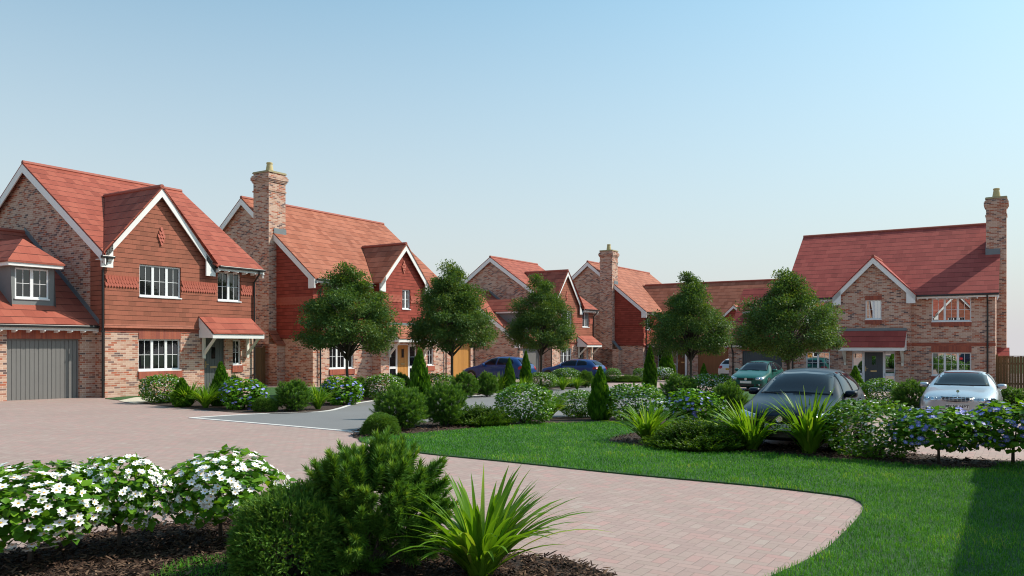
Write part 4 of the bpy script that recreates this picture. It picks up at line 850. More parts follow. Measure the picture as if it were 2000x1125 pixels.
def make_heath(ns=1500, nn=14):
    r = empty('low_hedge_shrub', (0, 0, 0)); a = RNG.uniform(0, 6.28, ns); q = RNG.random(ns)**.5; hump = (1-q**3.5)*(.8+.14*np.sin(a*3+q*7)+.1*np.sin(q*11+a*2))
    ax = np.stack([q*np.cos(a)*.6, q*np.sin(a)*.6, np.ones(ns)], 1)+RNG.normal(0, .18, (ns, 3)); ax = unit(ax); p = np.stack([q*np.cos(a)*.49, q*np.sin(a)*.49, np.maximum(0, hump-.3)*RNG.uniform(.35, 1., ns)], 1)
    L = RNG.uniform(.22, .36, ns); ref = unit(np.cross(ax, RNG.normal(size=(ns, 3)))); ref2 = np.cross(ax, ref); t = np.tile(np.linspace(0, 1, nn), (ns, 1)); ph = np.arange(nn)[None]*2.4+RNG.uniform(0, 6, (ns, 1))
    side = ref[:, None]*np.cos(ph)[..., None]+ref2[:, None]*np.sin(ph)[..., None]; dirn = ax[:, None]*1.05+side*.55; base = p[:, None]+ax[:, None]*(t*L[:, None])[..., None]; n = ns*nn
    ln = RNG.uniform(.04, .075, n); rnd = np.clip(t*.75+RNG.random((ns, 1))*.3-.1, 0, 1).ravel()
    soup('foliage', [place(*LEAF4, frames(dirn.reshape(-1, 3), ax.repeat(nn, 0)), np.stack([ln*.55, ln, ln], 1), base.reshape(-1, 3), rnd)], 'leaf_heath', r)
    m = MB()
    for k in range(0, 50): m.tube([(p[k][0]*.3, p[k][1]*.3, 0), tuple(p[k]), tuple(p[k]+ax[k]*L[k]*.6)], [.01, .007, .003], 4)
    m.build('trunk', 'bark', r); return r
def make_tree(seed, nleaf=620):
    g = np.random.default_rng(seed); r = empty('street_tree', (0, 0, 0)); cl = []
    prof = lambda t: np.interp(t, [0, .1, .25, .45, .62, .78, .92, 1], [1.25, 1.6, 1.72, 1.5, 1.12, .78, .48, .22])
    for t in np.linspace(.02, .98, 11):
        R_ = prof(t)*g.uniform(.86, 1.1); n = max(1, int(round(6.6*R_))); a0 = g.uniform(0, 6.28)
        for k in range(n):
            a = a0+6.283*k/n+g.normal(0, .3); rr = R_*g.uniform(.5 if t > .3 else .72, .95)
            if g.random() > .13 or t > .8: cl.append((rr*math.cos(a), rr*math.sin(a), 2.05+2.75*t+g.normal(0, .12), (.32+.18*g.random())*(.85 if t > .75 else 1)))
        for k in range(int(R_*1.6) if t > .3 else 0):
            a = g.uniform(0, 6.28); rr = R_*g.uniform(.1, .45); cl.append((rr*math.cos(a), rr*math.sin(a), 2.05+2.75*t, .28))
    cl = np.array(cl); n = len(cl)*nleaf; ci = np.repeat(np.arange(len(cl)), nleaf)
    d = unit(g.normal(size=(n, 3))); q = g.random(n)**.55*g.uniform(.8, 1.25, n); p = cl[ci, :3]+d*(cl[ci, 3]*q)[:, None]*np.array([1.2, 1.2, .68])
    out = unit(cl[ci, :3]-np.array([0, 0, 2.9])); y = d*.7+out*.4+g.normal(0, .5, (n, 3)); y[:, 2] -= .15; z = g.normal(0, .5, (n, 3))+out*.3; z[:, 2] += 1.
    rnd = np.clip(g.random(n)*.6+g.random(len(cl))[ci]*.35, 0, 1); S = g.uniform(.055, .095, n)
    soup('crown', [place(*LEAF4, frames(y, z), np.stack([S*.95, S, S], 1), p, rnd)], 'leaf_tree', r)
    tr = [([(0, 0, -.1), (.015, 0, .5), (-.01, .01, 1.1), (0, 0, 1.6), (.04, .02, 2.4), (0, 0, 3.4), (0, 0, 4.5)], [.075, .062, .056, .055, .04, .026, .008])]
    for k, c in enumerate(cl):
        if k % 2: continue
        zf = min(1.45+.07*(k % 6)+.32*max(0, c[2]-2.1), c[2]-.25); f = np.array([.0, 0, zf]); e = c[:3]; h = math.hypot(e[0], e[1])
        mid = f+(e-f)*np.array([.38, .38, .5])+np.array([0, 0, .06*h]); tr.append(([tuple(f), tuple(mid), tuple(f+(e-f)*.8+np.array([0, 0, .04])), tuple(e)], [.030, .021, .011, .004]))
    for k in range(11):                       # the main limbs that fan out below the crown
        a = k*2.4+g.normal(0, .2); q = 1.15+.45*((k*7) % 5)/4; zt = 2.35+.28*(k % 4)
        tr.append(([(0, 0, 1.38+.035*k), (.22*q*math.cos(a), .22*q*math.sin(a), 1.38+.035*k+.36), (.58*q*math.cos(a+.06), .58*q*math.sin(a+.06), zt-.12), (q*math.cos(a), q*math.sin(a), zt+.22)], [.042, .034, .022, .010]))
    woody(r, tr, n=6); return r
KIND = {}
def proto(k):
    if k not in KIND:
        KIND[k] = {'white': lambda: make_star_shrub('petal_white'), 'blue': lambda: make_star_shrub('petal_blue', 1300, 210), 'blue0': lambda: make_star_shrub('petal_blue', 1700, 130, True), 'box': make_box_ball, 'pine': make_pine, 'pine0': lambda: make_pine(380, 105, 1.6), 'jun': make_juniper, 'strap': make_strap,
                   'cyp': make_cypress, 'heath': make_heath, 'tree0': lambda: make_tree(4), 'tree1': lambda: make_tree(9), 'tree2': lambda: make_tree(23), 'tree3': lambda: make_tree(31)}[k]()
        return KIND[k]
    return copy_tree(KIND[k])
GROUP = dict(white='white flowering shrubs', blue='blue flowering shrubs', box='clipped shrubs with small white flowers', pine='dwarf pine bushes', jun='low juniper mounds', strap='strappy leaved plants', cyp='cone shaped cypresses', heath='low dark hedge shrubs', tree='young street trees')
CAT = dict(white='shrub', blue='shrub', box='shrub', pine='pine bush', jun='juniper', strap='plant', cyp='cypress', heath='hedge shrub', tree='tree')
def plant(kind, x0, x1, top, base, label, turn=None, bx=None, unitw=1., unith=1.):
    """stand a plant on the spot of ground under its photographed foot and give it its photographed size"""
    bx = (x0+x1)/2 if bx is None else bx; P = at(bx, base); o = proto(kind); k = kind.rstrip('0123')
    if k in ('white', 'blue'): unith = 1.1
    w = (x1-x0)/F*P.y/unitw; h = (base-top)/F*P.y/unith
    o.location = P; o.scale = (w, w, h); o.rotation_euler = (0, 0, random.uniform(0, 6.28) if turn is None else turn); tag(o, label, CAT[k], GROUP[k]); return o
#L
plant('white', -95, 192, 900, 1108, 'white star flowered shrub cut by the left edge, nearest of the three', .4, bx=57)
plant('white', 152, 345, 884, 1078, 'white star flowered shrub in the middle of the near row of three', 2.0, bx=233)
plant('white', 330, 552, 877, 1060, 'white star flowered shrub on the right of the near row, touching the juniper', 4.2, bx=432)
plant('jun', 452, 672, 960, 1128, 'broad dark juniper mound between the white shrubs and the large near pine', .3, unith=.9)
plant('pine0', 586, 862, 850, 1112, 'largest dwarf pine bush, beside the strap leaves in the near bed', 1.1)
plant('strap', 760, 1110, 930, 1128, 'largest strap leaved clump with arching blades in the near bed', .5, bx=938, unitw=1.2, unith=.95)
plant('box', 276, 360, 732, 787, 'round white flowered bush under the ground floor window of the nearest house')
plant('strap', 322, 412, 746, 794, 'yellowish strap leaved clump behind the stubby cypress of the nearest house', unitw=1.2, unith=.95)
plant('cyp', 338, 374, 741, 795, 'stubby cypress standing in front of a strappy clump beside the first bush')
plant('strap', 368, 436, 748, 797, 'upright strap leaved clump below the grey front door', unitw=1.2, unith=.95)
plant('cyp', 413, 450, 711, 794, 'pointed cypress in front of the grey front door')
plant('pine', 436, 476, 728, 782, 'small pine bush half hidden between pointed cypress and blue flowers')
plant('blue0', 430, 524, 737, 799, 'blue flowering bush by the corner of the nearest house')
plant('jun', 496, 542, 778, 804, 'little juniper mound at the kerb below the blue flowering bush', unith=.9)
plant('pine', 535, 612, 737, 803, 'rounded pine bush in front of the side wall with the chimney')
plant('strap', 590, 652, 748, 800, 'strap leaved clump between the rounded pine and blue flowers', unitw=1.2, unith=.95)
plant('blue0', 626, 710, 732, 790, 'blue flowering bush under the street tree nearest the viewer')
plant('pine', 680, 722, 733, 780, 'dark pine bush behind the blue flowers at the tree foot')
plant('box', 706, 788, 731, 779, 'round white flowered bush left of the oak front door')
plant('pine', 758, 805, 724, 770, 'pine bush just below the golden oak front door')
plant('box', 826, 888, 729, 772, 'round white flowered bush right of the tall central cypress')
plant('jun', 708, 778, 810, 850, 'juniper mound on the tip of the central island bed', unith=.9)
plant('pine', 725, 838, 746, 840, 'left one of two big pine bushes flanking the tall cypress')
plant('cyp', 797, 842, 688, 818, 'tall pointed cypress rising between two big pine bushes')
plant('pine', 822, 916, 738, 833, 'right one of two big pine bushes flanking the tall cypress')
plant('heath', 890, 988, 786, 831, 'low dark spiky hedge shrub between big pine and white ball')
plant('box', 968, 1083, 750, 827, 'large round white flowered bush left of centre along the lawn')
plant('strap', 1030, 1112, 763, 818, 'strap leaves peeping out behind the large round white bush', bx=1072, unitw=1.2, unith=.95)
plant('box', 1090, 1172, 762, 815, 'small round white flowered bush beside the cypress on the lawn edge')
plant('cyp', 1151, 1193, 721, 821, 'cypress between two round white bushes on the lawn edge')
plant('box', 1184, 1298, 750, 822, 'round white flowered bush right of the lawn edge cypress')
plant('strap', 1195, 1338, 784, 864, 'strap leaved clump on the bed tip jutting into the lawn', bx=1266, unitw=1.2, unith=.95)
plant('white', 1272, 1352, 776, 832, 'white star flowered shrub wedged beside the blue one behind the hedge')
plant('blue0', 1303, 1405, 758, 834, 'blue flowering shrub behind the low dark hedge')
plant('pine', 1380, 1462, 738, 826, 'pine bush between blue flowers and the dark grey car')
plant('box', 1342, 1438, 731, 786, 'round white flowered bush in front of the brown garage door')
plant('pine', 1288, 1368, 726, 790, 'dark spreading pine bush at the foot of the fourth tree')
plant('heath', 1283, 1440, 812, 876, 'broad low dark hedge shrub between two strap leaved clumps')
plant('strap', 1388, 1548, 780, 880, 'strap leaved clump in front of the dark car headlamp', bx=1468, unitw=1.2, unith=.95)
plant('strap', 1488, 1672, 762, 886, 'strap leaved clump covering the end of the dark car number plate', bx=1580, unitw=1.2, unith=.95)
plant('box', 1615, 1792, 782, 893, 'biggest round white flowered bush, beside the dark grey car')
plant('blue', 1768, 1925, 790, 906, 'blue flowering shrub on a thin stem in front of the silver car', bx=1834)
plant('blue', 1893, 2070, 779, 908, 'blue flowering shrub cut by the right edge of the picture', bx=1978)
plant('box', 1684, 1760, 740, 797, 'round white flowered bush in front of the slate blue door')
plant('pine', 1742, 1822, 737, 804, 'pine bush left of the silver car')
plant('pine', 1938, 2016, 752, 808, 'pine bush before the wooden fence at the right edge')
plant('box', 1650, 1694, 748, 794, 'white flowered bush half hidden behind the dark car tail')
plant('cyp', 1657, 1684, 717, 772, 'small cypress beside the slate blue front door')
plant('pine', 878, 938, 722, 777, 'left of two pine bushes before the oak garage door')
plant('pine', 926, 976, 722, 775, 'right of two pine bushes, in front of the first blue car')
plant('strap', 960, 996, 726, 768, 'strap leaved clump left of the twin cypresses by the first blue car', unitw=1.2, unith=.95)
plant('cyp', 983, 1006, 703, 768, 'left one of twin cypresses before the first blue car')
plant('cyp', 1016, 1038, 689, 764, 'right, taller one of twin cypresses behind the first blue car')
plant('strap', 1003, 1042, 733, 765, 'strap leaved clump at the foot of the taller twin cypress', unitw=1.2, unith=.95)
plant('box', 1026, 1088, 727, 759, 'white flowered bush on the small islet between the blue cars')
plant('box', 1076, 1134, 719, 756, 'white flowered bush in front of the second blue car')
plant('strap', 1078, 1120, 732, 762, 'left of two strap leaved clumps before the second blue car', unitw=1.2, unith=.95)
plant('strap', 1108, 1146, 732, 760, 'right of two strap leaved clumps before the second blue car', unitw=1.2, unith=.95)
plant('pine', 1126, 1162, 721, 757, 'small pine bush at the tail of the second blue car')
plant('box', 1182, 1213, 719, 746, 'white flowered bush left along the far chimney wall')
plant('box', 1236, 1264, 719, 745, 'white flowered bush right along the far chimney wall')
plant('heath', 1158, 1190, 730, 746, 'low dark hedge at the far end of the chimney wall')
plant('heath', 1205, 1252, 730, 746.5, 'low hedge between two white bushes along the far wall')
plant('cyp', 1257, 1282, 679, 768, 'slender cypress standing on the near side of the far forecourt')
plant('cyp', 1288, 1317, 679, 742, 'broad cypress beside the far brown front door')
plant('strap', 1278, 1302, 718, 743, 'strap leaved clump between the two far cypresses', unitw=1.2, unith=.95)
plant('white', 1282, 1312, 716, 745, 'white flowering standard bush by the far porch')
plant('cyp', 1367, 1382, 711, 748, 'tiny cypress in front of the far brown garage door')
def tree(kind, px, d, wpx, top, label, turn):
    x = (px-CX)/F*d; z = gz(x, d); o = proto(kind); w = wpx/F*d/3.75; h = ((HZ-top)/F*d+EYE-z)/5.12
    o.location = (x, d, z); o.scale = (w, w, h); o.rotation_euler = (0, 0, turn); tag(o, label, 'tree', 'young street trees')
tree('tree0', 678, 29.4, 200, 509, 'young street tree in front of the red tile hung house', .3)
tree('tree1', 883, 33, 172, 512, 'young street tree before the golden oak garage door', 1.9)
tree('tree2', 1057, 40, 146, 536, 'young street tree before the distant house with brown gable', 2.4)
tree('tree3', 1349, 33.5, 168, 529, 'young street tree in front of the far low wing', 4.0)
tree('tree0', 1540, 29, 196, 520, 'young street tree beside the crimson roofed end house', 4.6)
#FENCES
def fence(name, label, p, q, h, n, posts, cat='fence', post_out=.05):
    p, q = Vector(p), Vector(q); L = (q-p).length; a = math.atan2(q.y-p.y, q.x-p.x); o = empty(name, p, a); tag(o, label, cat)
    b = MB(); rnd = random.Random(5); w = L/n
    for k in range(n): b.box(k*w+.004, (k+1)*w-.004, -.012-.012*(k % 2), .01-.012*(k % 2), .04, h+rnd.uniform(-.008, .008))
    b.box(0, L, .012, .05, .35, .44); b.box(0, L, .012, .05, h-.4, h-.31); b.build('board_panel', 'fence', o)
    c = MB(); c.box(0, L, -.05, .05, h+.01, h+.035); c.build('capping_rail', 'fence', o)
    for k in range(posts):
        x = L*k/max(1, posts-1); m = MB(); m.box(x-.05, x+.05, -.05, .05, -.2, h+.07); m.slab([(x-.055, -.055, h+.07), (x+.055, -.055, h+.07), (x+.055, .055, h+.07), (x-.055, .055, h+.07)], (0, 0, .03)); m.build('post', 'fence', o)
def loc_of(H, x, y):
    v = H.matrix_world @ Vector((x, y, 0)); return Vector((v.x, v.y, gz(v.x, v.y)))
bpy.context.view_layer.update()
Hm = lambda loc, rot: Matrix.Translation(loc) @ Matrix.Rotation(rot, 4, 'Z')
m2 = Hm(hpos(611, 38.2, 1.96), ROT_ROW); m5 = Hm(hpos(1944, 40, 2.33), ROT_END)
g = lambda m, x, y: (lambda v: Vector((v.x, v.y, gz(v.x, v.y))))(m @ Vector((x, y, 0)))
fence('timber_gate', 'tall brown timber gate between the nearest house and the chimney', g(m2, -4.3, 2.75), g(m2, -.52, 2.75), 1.76, 34, 3, 'gate')
fence('timber_fence', 'tall brown close boarded fence beside the end house', g(m5, .05, .6), g(m5, 9.0, .6), 1.75, 74, 5)
#CARS
# ------------------------------------------------------------------ cars
def mat_paint(name, c, metal=.0, rough=.32, coat=.38, spec=.3):
    k = N(name)
    return k.done(k.bsdf(c, rough, **{'Metallic': metal, 'Coat Weight': coat, 'Coat Roughness': .03, 'Specular IOR Level': spec}))
M['paint_dark'] = mat_paint('dark grey car paint', (.005, .009, .020), rough=.3, coat=.10, spec=.18)
M['paint_silver'] = mat_paint('silver car paint', (.50, .53, .57), .75, .3)
M['paint_green'] = mat_paint('green car paint', (.006, .085, .068), .0, coat=.2)
M['paint_blue'] = mat_paint('blue car paint', (.010, .045, .17), .0)
M['paint_white'] = mat_paint('pale silver car paint', (.60, .60, .62), .3)
M['tyre'] = plain('tyre rubber', (.012, .012, .012), .8)
M['alloy'] = plain('alloy wheel', (.42, .43, .45), .3, .05, 4, Metallic=.9)
M['trim_black'] = plain('black plastic trim', (.010, .010, .011), .45)
M['chrome'] = plain('chrome', (.72, .74, .77), .12, .02, 4, Metallic=1.)
M['lamp'] = plain('head lamp lens', (.42, .46, .50), .08, .25, 14, Metallic=.55)
M['lamp_red'] = plain('tail lamp lens', (.36, .012, .014), .1, .2, 9)
M['plate_white'] = plain('white number plate', (.72, .72, .70), .4, .03)
M['plate_yellow'] = plain('yellow number plate', (.70, .46, .03), .4, .03)
M['seat'] = plain('dark seat cloth', (.02, .02, .024), .9)
HATCH = [  # x from the nose, then half widths and heights: underside, sill, waist, shoulder, glass edge; centre height
 (.00, (.50, .26), (.60, .30), (.64, .44), (.62, .56), (.54, .63), .645), (.10, (.66, .19), (.77, .25), (.80, .45), (.77, .62), (.65, .705), .73),
 (.42, (.75, .17), (.865, .24), (.885, .50), (.845, .73), (.70, .81), .845), (.95, (.76, .17), (.87, .24), (.885, .53), (.855, .83), (.72, .90), .94),
 (1.22, (.76, .17), (.87, .24), (.88, .55), (.855, .90), (.73, .96), 1.005), (1.62, (.76, .17), (.87, .24), (.88, .57), (.85, .93), (.66, 1.21), 1.26), (2.05, (.76, .17), (.87, .24), (.88, .57), (.85, .95), (.595, 1.39), 1.44),
 (2.6, (.76, .17), (.87, .24), (.885, .58), (.85, .97), (.585, 1.43), 1.485), (3.25, (.76, .18), (.87, .25), (.885, .60), (.84, 1.0), (.575, 1.41), 1.465), (3.75, (.74, .20), (.86, .27), (.87, .62), (.81, 1.0), (.56, 1.34), 1.39),
 (4.02, (.70, .26), (.83, .31), (.845, .62), (.79, .92), (.62, 1.06), 1.085), (4.16, (.64, .28), (.78, .33), (.80, .58), (.76, .82), (.66, .90), .915), (4.21, (.55, .32), (.70, .36), (.72, .55), (.69, .72), (.6, .80), .81)]
SALOON = [(.00, (.52, .27), (.62, .31), (.66, .46), (.64, .60), (.56, .67), .70), (.10, (.68, .2), (.80, .26), (.83, .47), (.80, .66), (.66, .75), .79), (.5, (.77, .18), (.89, .25), (.91, .52), (.87, .76), (.70, .86), .90),
 (1.2, (.78, .18), (.895, .25), (.91, .55), (.875, .85), (.74, .93), .97), (1.55, (.78, .18), (.895, .25), (.91, .56), (.875, .90), (.75, .98), 1.025), (1.95, (.78, .18), (.895, .25), (.91, .57), (.87, .93), (.69, 1.2), 1.25), (2.4, (.78, .18), (.895, .25), (.91, .58), (.865, .95), (.61, 1.37), 1.42),
 (2.9, (.78, .18), (.895, .25), (.91, .58), (.865, .96), (.6, 1.40), 1.455), (3.4, (.78, .18), (.895, .25), (.91, .6), (.86, .97), (.6, 1.36), 1.41), (3.95, (.78, .2), (.89, .27), (.90, .62), (.85, .96), (.66, 1.1), 1.14), (4.2, (.77, .22), (.88, .29), (.89, .64), (.83, .93), (.7, .99), 1.01), (4.65, (.7, .27), (.82, .32), (.84, .62), (.80, .88), (.68, .95), .965), (4.75, (.6, .32), (.72, .36), (.74, .58), (.71, .78), (.62, .86), .87)]
def car(label, paint, front, heading, table=HATCH, plate=None, rear_plate=None, yellow=False, emblem=None, grille='slats', hz=1., three_door=False):
    """front: ground point under the nose; heading: the way the nose points"""
    L = table[-1][0]; hd = Vector(heading).normalized(); P = front-hd*L/2; P = Vector((P.x, P.y, gz(P.x, P.y)))
    o = empty('parked_car', P, math.atan2(hd.y, hd.x)+math.pi, tilt=True); o.scale = (1, 1, hz); tag(o, label, 'car', 'cars parked on the estate')
    bm = bmesh.new(); rings = []
    for x, *pp, zc in table:
        half = [(0, pp[0][1])]+list(pp)+[(pp[-1][0]*.5, (zc*2+pp[-1][1])/3), (0, zc)]
        rings.append(([bm.verts.new((x-L/2, y, z)) for y, z in half], [None]+[bm.verts.new((x-L/2, -y, z)) for y, z in half[1:-1]]+[None]))
    for r, l in rings: l[0] = r[0]; l[-1] = r[-1]
    for (r0, l0), (r1, l1) in zip(rings, rings[1:]):
        for k in range(7):
            bm.faces.new((r0[k], r0[k+1], r1[k+1], r1[k])); bm.faces.new((l0[k+1], l0[k], l1[k], l1[k+1]))
    for (r, l), fl in ((rings[0], 1), (rings[-1], -1)):
        for k in range(7):
            q = [r[k], r[k+1], l[k+1], l[k]] if 0 < k < 6 else ([r[0], r[1], l[1]] if k == 0 else [r[6], r[7], l[6]]); bm.faces.new(q[::-fl])
    bmesh.ops.recalc_face_normals(bm, faces=bm.faces); me = bpy.data.meshes.new('body'); bm.to_mesh(me); bm.free()
    b = bpy.data.objects.new('body', me); col.objects.link(b); b.parent = o; me.materials.append(M[paint]); me.polygons.foreach_set('use_smooth', [True]*len(me.polygons))
    sub = b.modifiers.new('Subdivision', 'SUBSURF'); sub.levels = sub.render_levels = 3
    dg = bpy.context.evaluated_depsgraph_get(); ev = b.evaluated_get(dg); em = bpy.data.meshes.new_from_object(ev); b.modifiers.clear(); b.data = em; em.name = 'body'; em.polygons.foreach_set('use_smooth', [True]*len(em.polygons))
    tree = BVHTree.FromPolygons([v.co.copy() for v in em.vertices], [tuple(p.vertices) for p in em.polygons])
    def cast(a, c, axis):
        if axis == 'f': org, d = Vector((-9, a, c)), Vector((1, 0, 0))
        elif axis == 'r': org, d = Vector((9, a, c)), Vector((-1, 0, 0))
        elif axis == 't': org, d = Vector((a-L/2, c, 9)), Vector((0, 0, -1))
        else: org, d = Vector((a-L/2, 9*(1 if axis == '+' else -1), c)), Vector((0, -1 if axis == '+' else 1, 0))
        h = tree.ray_cast(org, d); return (h[0], h[1]) if h[0] else (None, None)
    def patch(name, outline, axis, mat, parent=o, off=.006, rings_=6, res=44):
        pts = [Vector(p) for p in outline]; per = [(pts[(k+1) % len(pts)]-pts[k]).length for k in range(len(pts))]; tot = sum(per); ol = []
        for k in range(len(pts)):
            n = max(1, round(res*per[k]/tot))
            for t in range(n): ol.append(pts[k].lerp(pts[(k+1) % len(pts)], t/n))
        c = sum(ol, Vector((0, 0)))/len(ol); m = MB(); idx = []; n = len(ol); last = None
        for r in range(rings_+2):
            row = []
            for q in ol:
                s = min(r, rings_)/rings_; u = c.lerp(q, s if r else 0.); hp, hn = cast(u.x, u.y, axis)
                if hp is None: hp, hn = (last or (Vector((0, 0, .5)), Vector((0, 0, 1))))
                last = (hp, hn); row.append(hp+hn*(off if r <= rings_ else -.01))
                if r == 0: break
            idx.append(m.add(row))
        for t in range(n): m.f.append((idx[0], idx[1]+t, idx[1]+(t+1) % n))
        for r in range(1, rings_+1):
            for t in range(n): m.f.append((idx[r]+t, idx[r+1]+t, idx[r+1]+(t+1) % n, idx[r]+(t+1) % n))
        ob = m.build(name, mat, parent, smooth=True); bb = bmesh.new(); bb.from_mesh(ob.data); bmesh.ops.recalc_face_normals(bb, faces=bb.faces); bb.to_mesh(ob.data); bb.free(); return ob
    sal = table is SALOON; wx = (.80, L-.83) if not sal else (.86, L-1.02)
    # glass
    if sal: patch('windscreen', [(-.66, 1.01), (.66, 1.01), (.54, 1.36), (0, 1.385), (-.54, 1.36)], 'f', 'car_glass'); patch('rear_window', [(-.62, 1.06), (.62, 1.06), (.5, 1.33), (-.5, 1.33)], 'r', 'car_glass')
    else: patch('windscreen', [(-.66, .985), (0, 1.015), (.66, .985), (.53, 1.37), (0, 1.40), (-.53, 1.37)], 'f', 'car_glass'); patch('rear_window', [(-.58, 1.06), (.58, 1.06), (.47, 1.32), (-.47, 1.32)], 'r', 'car_glass')
    if sal: SW = [[(1.88, .97), (2.88, .985), (2.86, 1.36), (2.5, 1.35), (2.3, 1.27)], [(2.95, .985), (3.68, 1.0), (3.6, 1.22), (3.4, 1.32), (2.93, 1.365)]]
    elif three_door: SW = [[(1.55, .985), (2.72, 1.005), (2.72, 1.395), (2.2, 1.39), (2.0, 1.33)], [(2.8, 1.01), (3.5, 1.06), (3.42, 1.26), (3.25, 1.35), (2.8, 1.39)]]
    else: SW = [[(1.55, .985), (2.42, 1.0), (2.42, 1.395), (2.18, 1.385), (2.0, 1.33)], [(2.50, 1.0), (3.2, 1.02), (3.2, 1.365), (2.9, 1.385), (2.5, 1.395)], [(3.26, 1.03), (3.58, 1.1), (3.45, 1.27), (3.26, 1.35)]]
    for sd in '+-':
        for k, q in enumerate(SW): patch('side_window', q, sd, 'car_glass')
        sg = 1 if sd == '+' else -1
        for dx in ((1.30, 2.46, 3.3) if not sal else (1.62, 2.92, 3.75)):
            m = MB(); pv = []
            for z in np.linspace(.32, .95, 9):
                hp, hn = cast(dx+.02*math.sin(z*3), z, sd)
                if hp: pv.append(hp+hn*.001)
            m.tube(pv, .0045, 4); m.build('door_gap', 'trim_black', b)
        for dx in ((2.15,) if three_door else (2.2, 3.05)):
            hp, hn = cast(dx, .86, sd); m = MB(); m.tube([hp+hn*.02+Vector((-.08, 0, 0)), hp+hn*.035, hp+hn*.02+Vector((.08, 0, 0))], .013, 6); m.build('door_handle', paint, b)
        for wxx in wx:                       # wheels with their arches
            ym = max((cast(wxx, .45, sd)[0] or Vector((0, .88*sg, 0))).y*sg, .8); c = Vector((wxx-L/2, 0, .315))
            m = MB(); m.lathe([(.37, ym-.16), (.37, ym+.004), (.31, ym+.006)], (c.x, 0, c.z), 30, 'y'); m.v = [(x, y*sg, z) for x, y, z in m.v]; m.build('wheel_arch', 'trim_black', b)
            m = MB(); m.lathe([(.2, ym-.17), (.30, ym-.17), (.318, ym-.14), (.318, ym-.0), (.30, ym+.022), (.215, ym+.02), (.205, ym-.02)], (c.x, 0, c.z), 32, 'y'); m.v = [(x, y*sg, z) for x, y, z in m.v]; W = m.build('wheel', 'tyre', o, smooth=False)
            m = MB(); m.lathe([(.205, ym-.05), (.215, ym+.018), (.195, ym+.02), (.185, ym-.03), (.05, ym-.04)], (c.x, 0, c.z), 28, 'y')
            for s_ in range(10):
                a = s_*math.pi/5; u = Vector((math.cos(a), 0, math.sin(a))); m.beam(c+u*.03+Vector((0, ym+.004, 0)), c+u*.2+Vector((0, ym+.012, 0)), .022, .03, (0, 1, 0))
            m.lathe([(.055, ym-.03), (.055, ym+.016), (.03, ym+.02)], (c.x, 0, c.z), 14, 'y'); m.v = [(x, y*sg, z) for x, y, z in m.v]; m.build('rim', 'alloy', W)
        x0 = 1.62 if not sal else 1.95; hp, hn = cast(x0, .96, sd); hp = hp or Vector((x0-L/2, .86*sg, .96)); m = MB()
        cx_, cy_, cz_ = hp.x+.02, hp.y+sg*.105, 1.0; ring = []
        for x_, s_ in ((-.10, .25), (-.07, .8), (0, 1.), (.055, 1.), (.065, .86)):
            ring.append(m.add([(cx_+x_, cy_+.115*s_*math.copysign(abs(math.cos(t))**.6, math.cos(t)), cz_+.07*s_*math.copysign(abs(math.sin(t))**.6, math.sin(t))) for t in np.linspace(0, 2*math.pi, 18, endpoint=False)]))
        for k in range(4):
            for t in range(18): m.f.append((ring[k]+t, ring[k]+(t+1) % 18, ring[k+1]+(t+1) % 18, ring[k+1]+t))
        m.f.append(tuple(ring[0]+t for t in range(17, -1, -1))); m.f.append(tuple(ring[4]+t for t in range(18))); mo = m.build('door_mirror', paint, o, smooth=True)
        m = MB(); m.beam(hp+Vector((.0, -sg*.04, -.0)), Vector((cx_+.02, cy_-sg*.06, cz_-.05)), .06, .035); m.build('mirror_arm', 'trim_black', mo)
    # front
    if sal:
        fg = patch('grille', [(-.39, .745), (.39, .745), (.36, .66), (.22, .605), (0, .59), (-.22, .605), (-.36, .66)], 'f', 'chrome', off=.012); patch('grille_mesh', [(-.365, .732), (.365, .732), (.335, .665), (.21, .618), (0, .605), (-.21, .618), (-.335, .665)], 'f', 'trim_black', fg, .018)
        for z in (.70, .672, .645): patch('grille_bar', [(-.35, z), (.35, z), (.35, z-.007), (-.35, z-.007)], 'f', 'chrome', fg, .026, 2)
        for y in (-.27, -.18, -.09, 0, .09, .18, .27): patch('grille_bar', [(y-.004-(.006 if y == 0 else 0), .73), (y+.004+(.006 if y == 0 else 0), .73), (y+.004, .625), (y-.004, .625)], 'f', 'chrome', fg, .024, 2)
        HL = [(.46, .735), (.80, .74), (.815, .70), (.72, .635), (.50, .61), (.44, .65)]
        m = MB(); hp, hn = cast(.22, 0, 't'); p = hp+Vector((0, 0, .06)); m.tube([hp, p], .006, 6)
        for k in range(3): a = math.pi/2+k*2.094; m.tube([p+Vector((0, 0, .02)), p+Vector((0, .028*math.cos(a), .02+.028*math.sin(a)))], [.006, .002], 5)
        m.lathe([(.034, -.004), (.038, 0), (.034, .004), (.030, 0)], (p.x, p.y, p.z+.02), 20, 'y'); m.v = [(p.x+(y-p.y), p.y+(x-p.x), z) if k >= 0 and abs(z-p.z) < 9 and k >= len(m.v)-80 else (x, y, z) for k, (x, y, z) in enumerate(m.v)]
        m.build('bonnet_star', 'chrome', o)
        patch('lower_intake', [(-.34, .36), (.34, .36), (.30, .27), (-.30, .27)], 'f', 'trim_black'); patch('side_intake', [(.42, .40), (.72, .42), (.70, .33), (.42, .30)], 'f', 'trim_black'); patch('side_intake', [(-.42, .40), (-.72, .42), (-.70, .33), (-.42, .30)], 'f', 'trim_black')
    else:
        fg = patch('grille', [(-.38, .635), (.38, .635), (.34, .545), (-.34, .545)], 'f', 'trim_black'); patch('grille_bar', [(-.36, .592), (.36, .592), (.36, .582), (-.36, .582)], 'f', 'chrome' if emblem == 'bar' else 'trim_black', fg, .016, 2)
        HL = [(.44, .66), (.72, .72), (.80, .70), (.80, .62), (.70, .55), (.44, .555)]
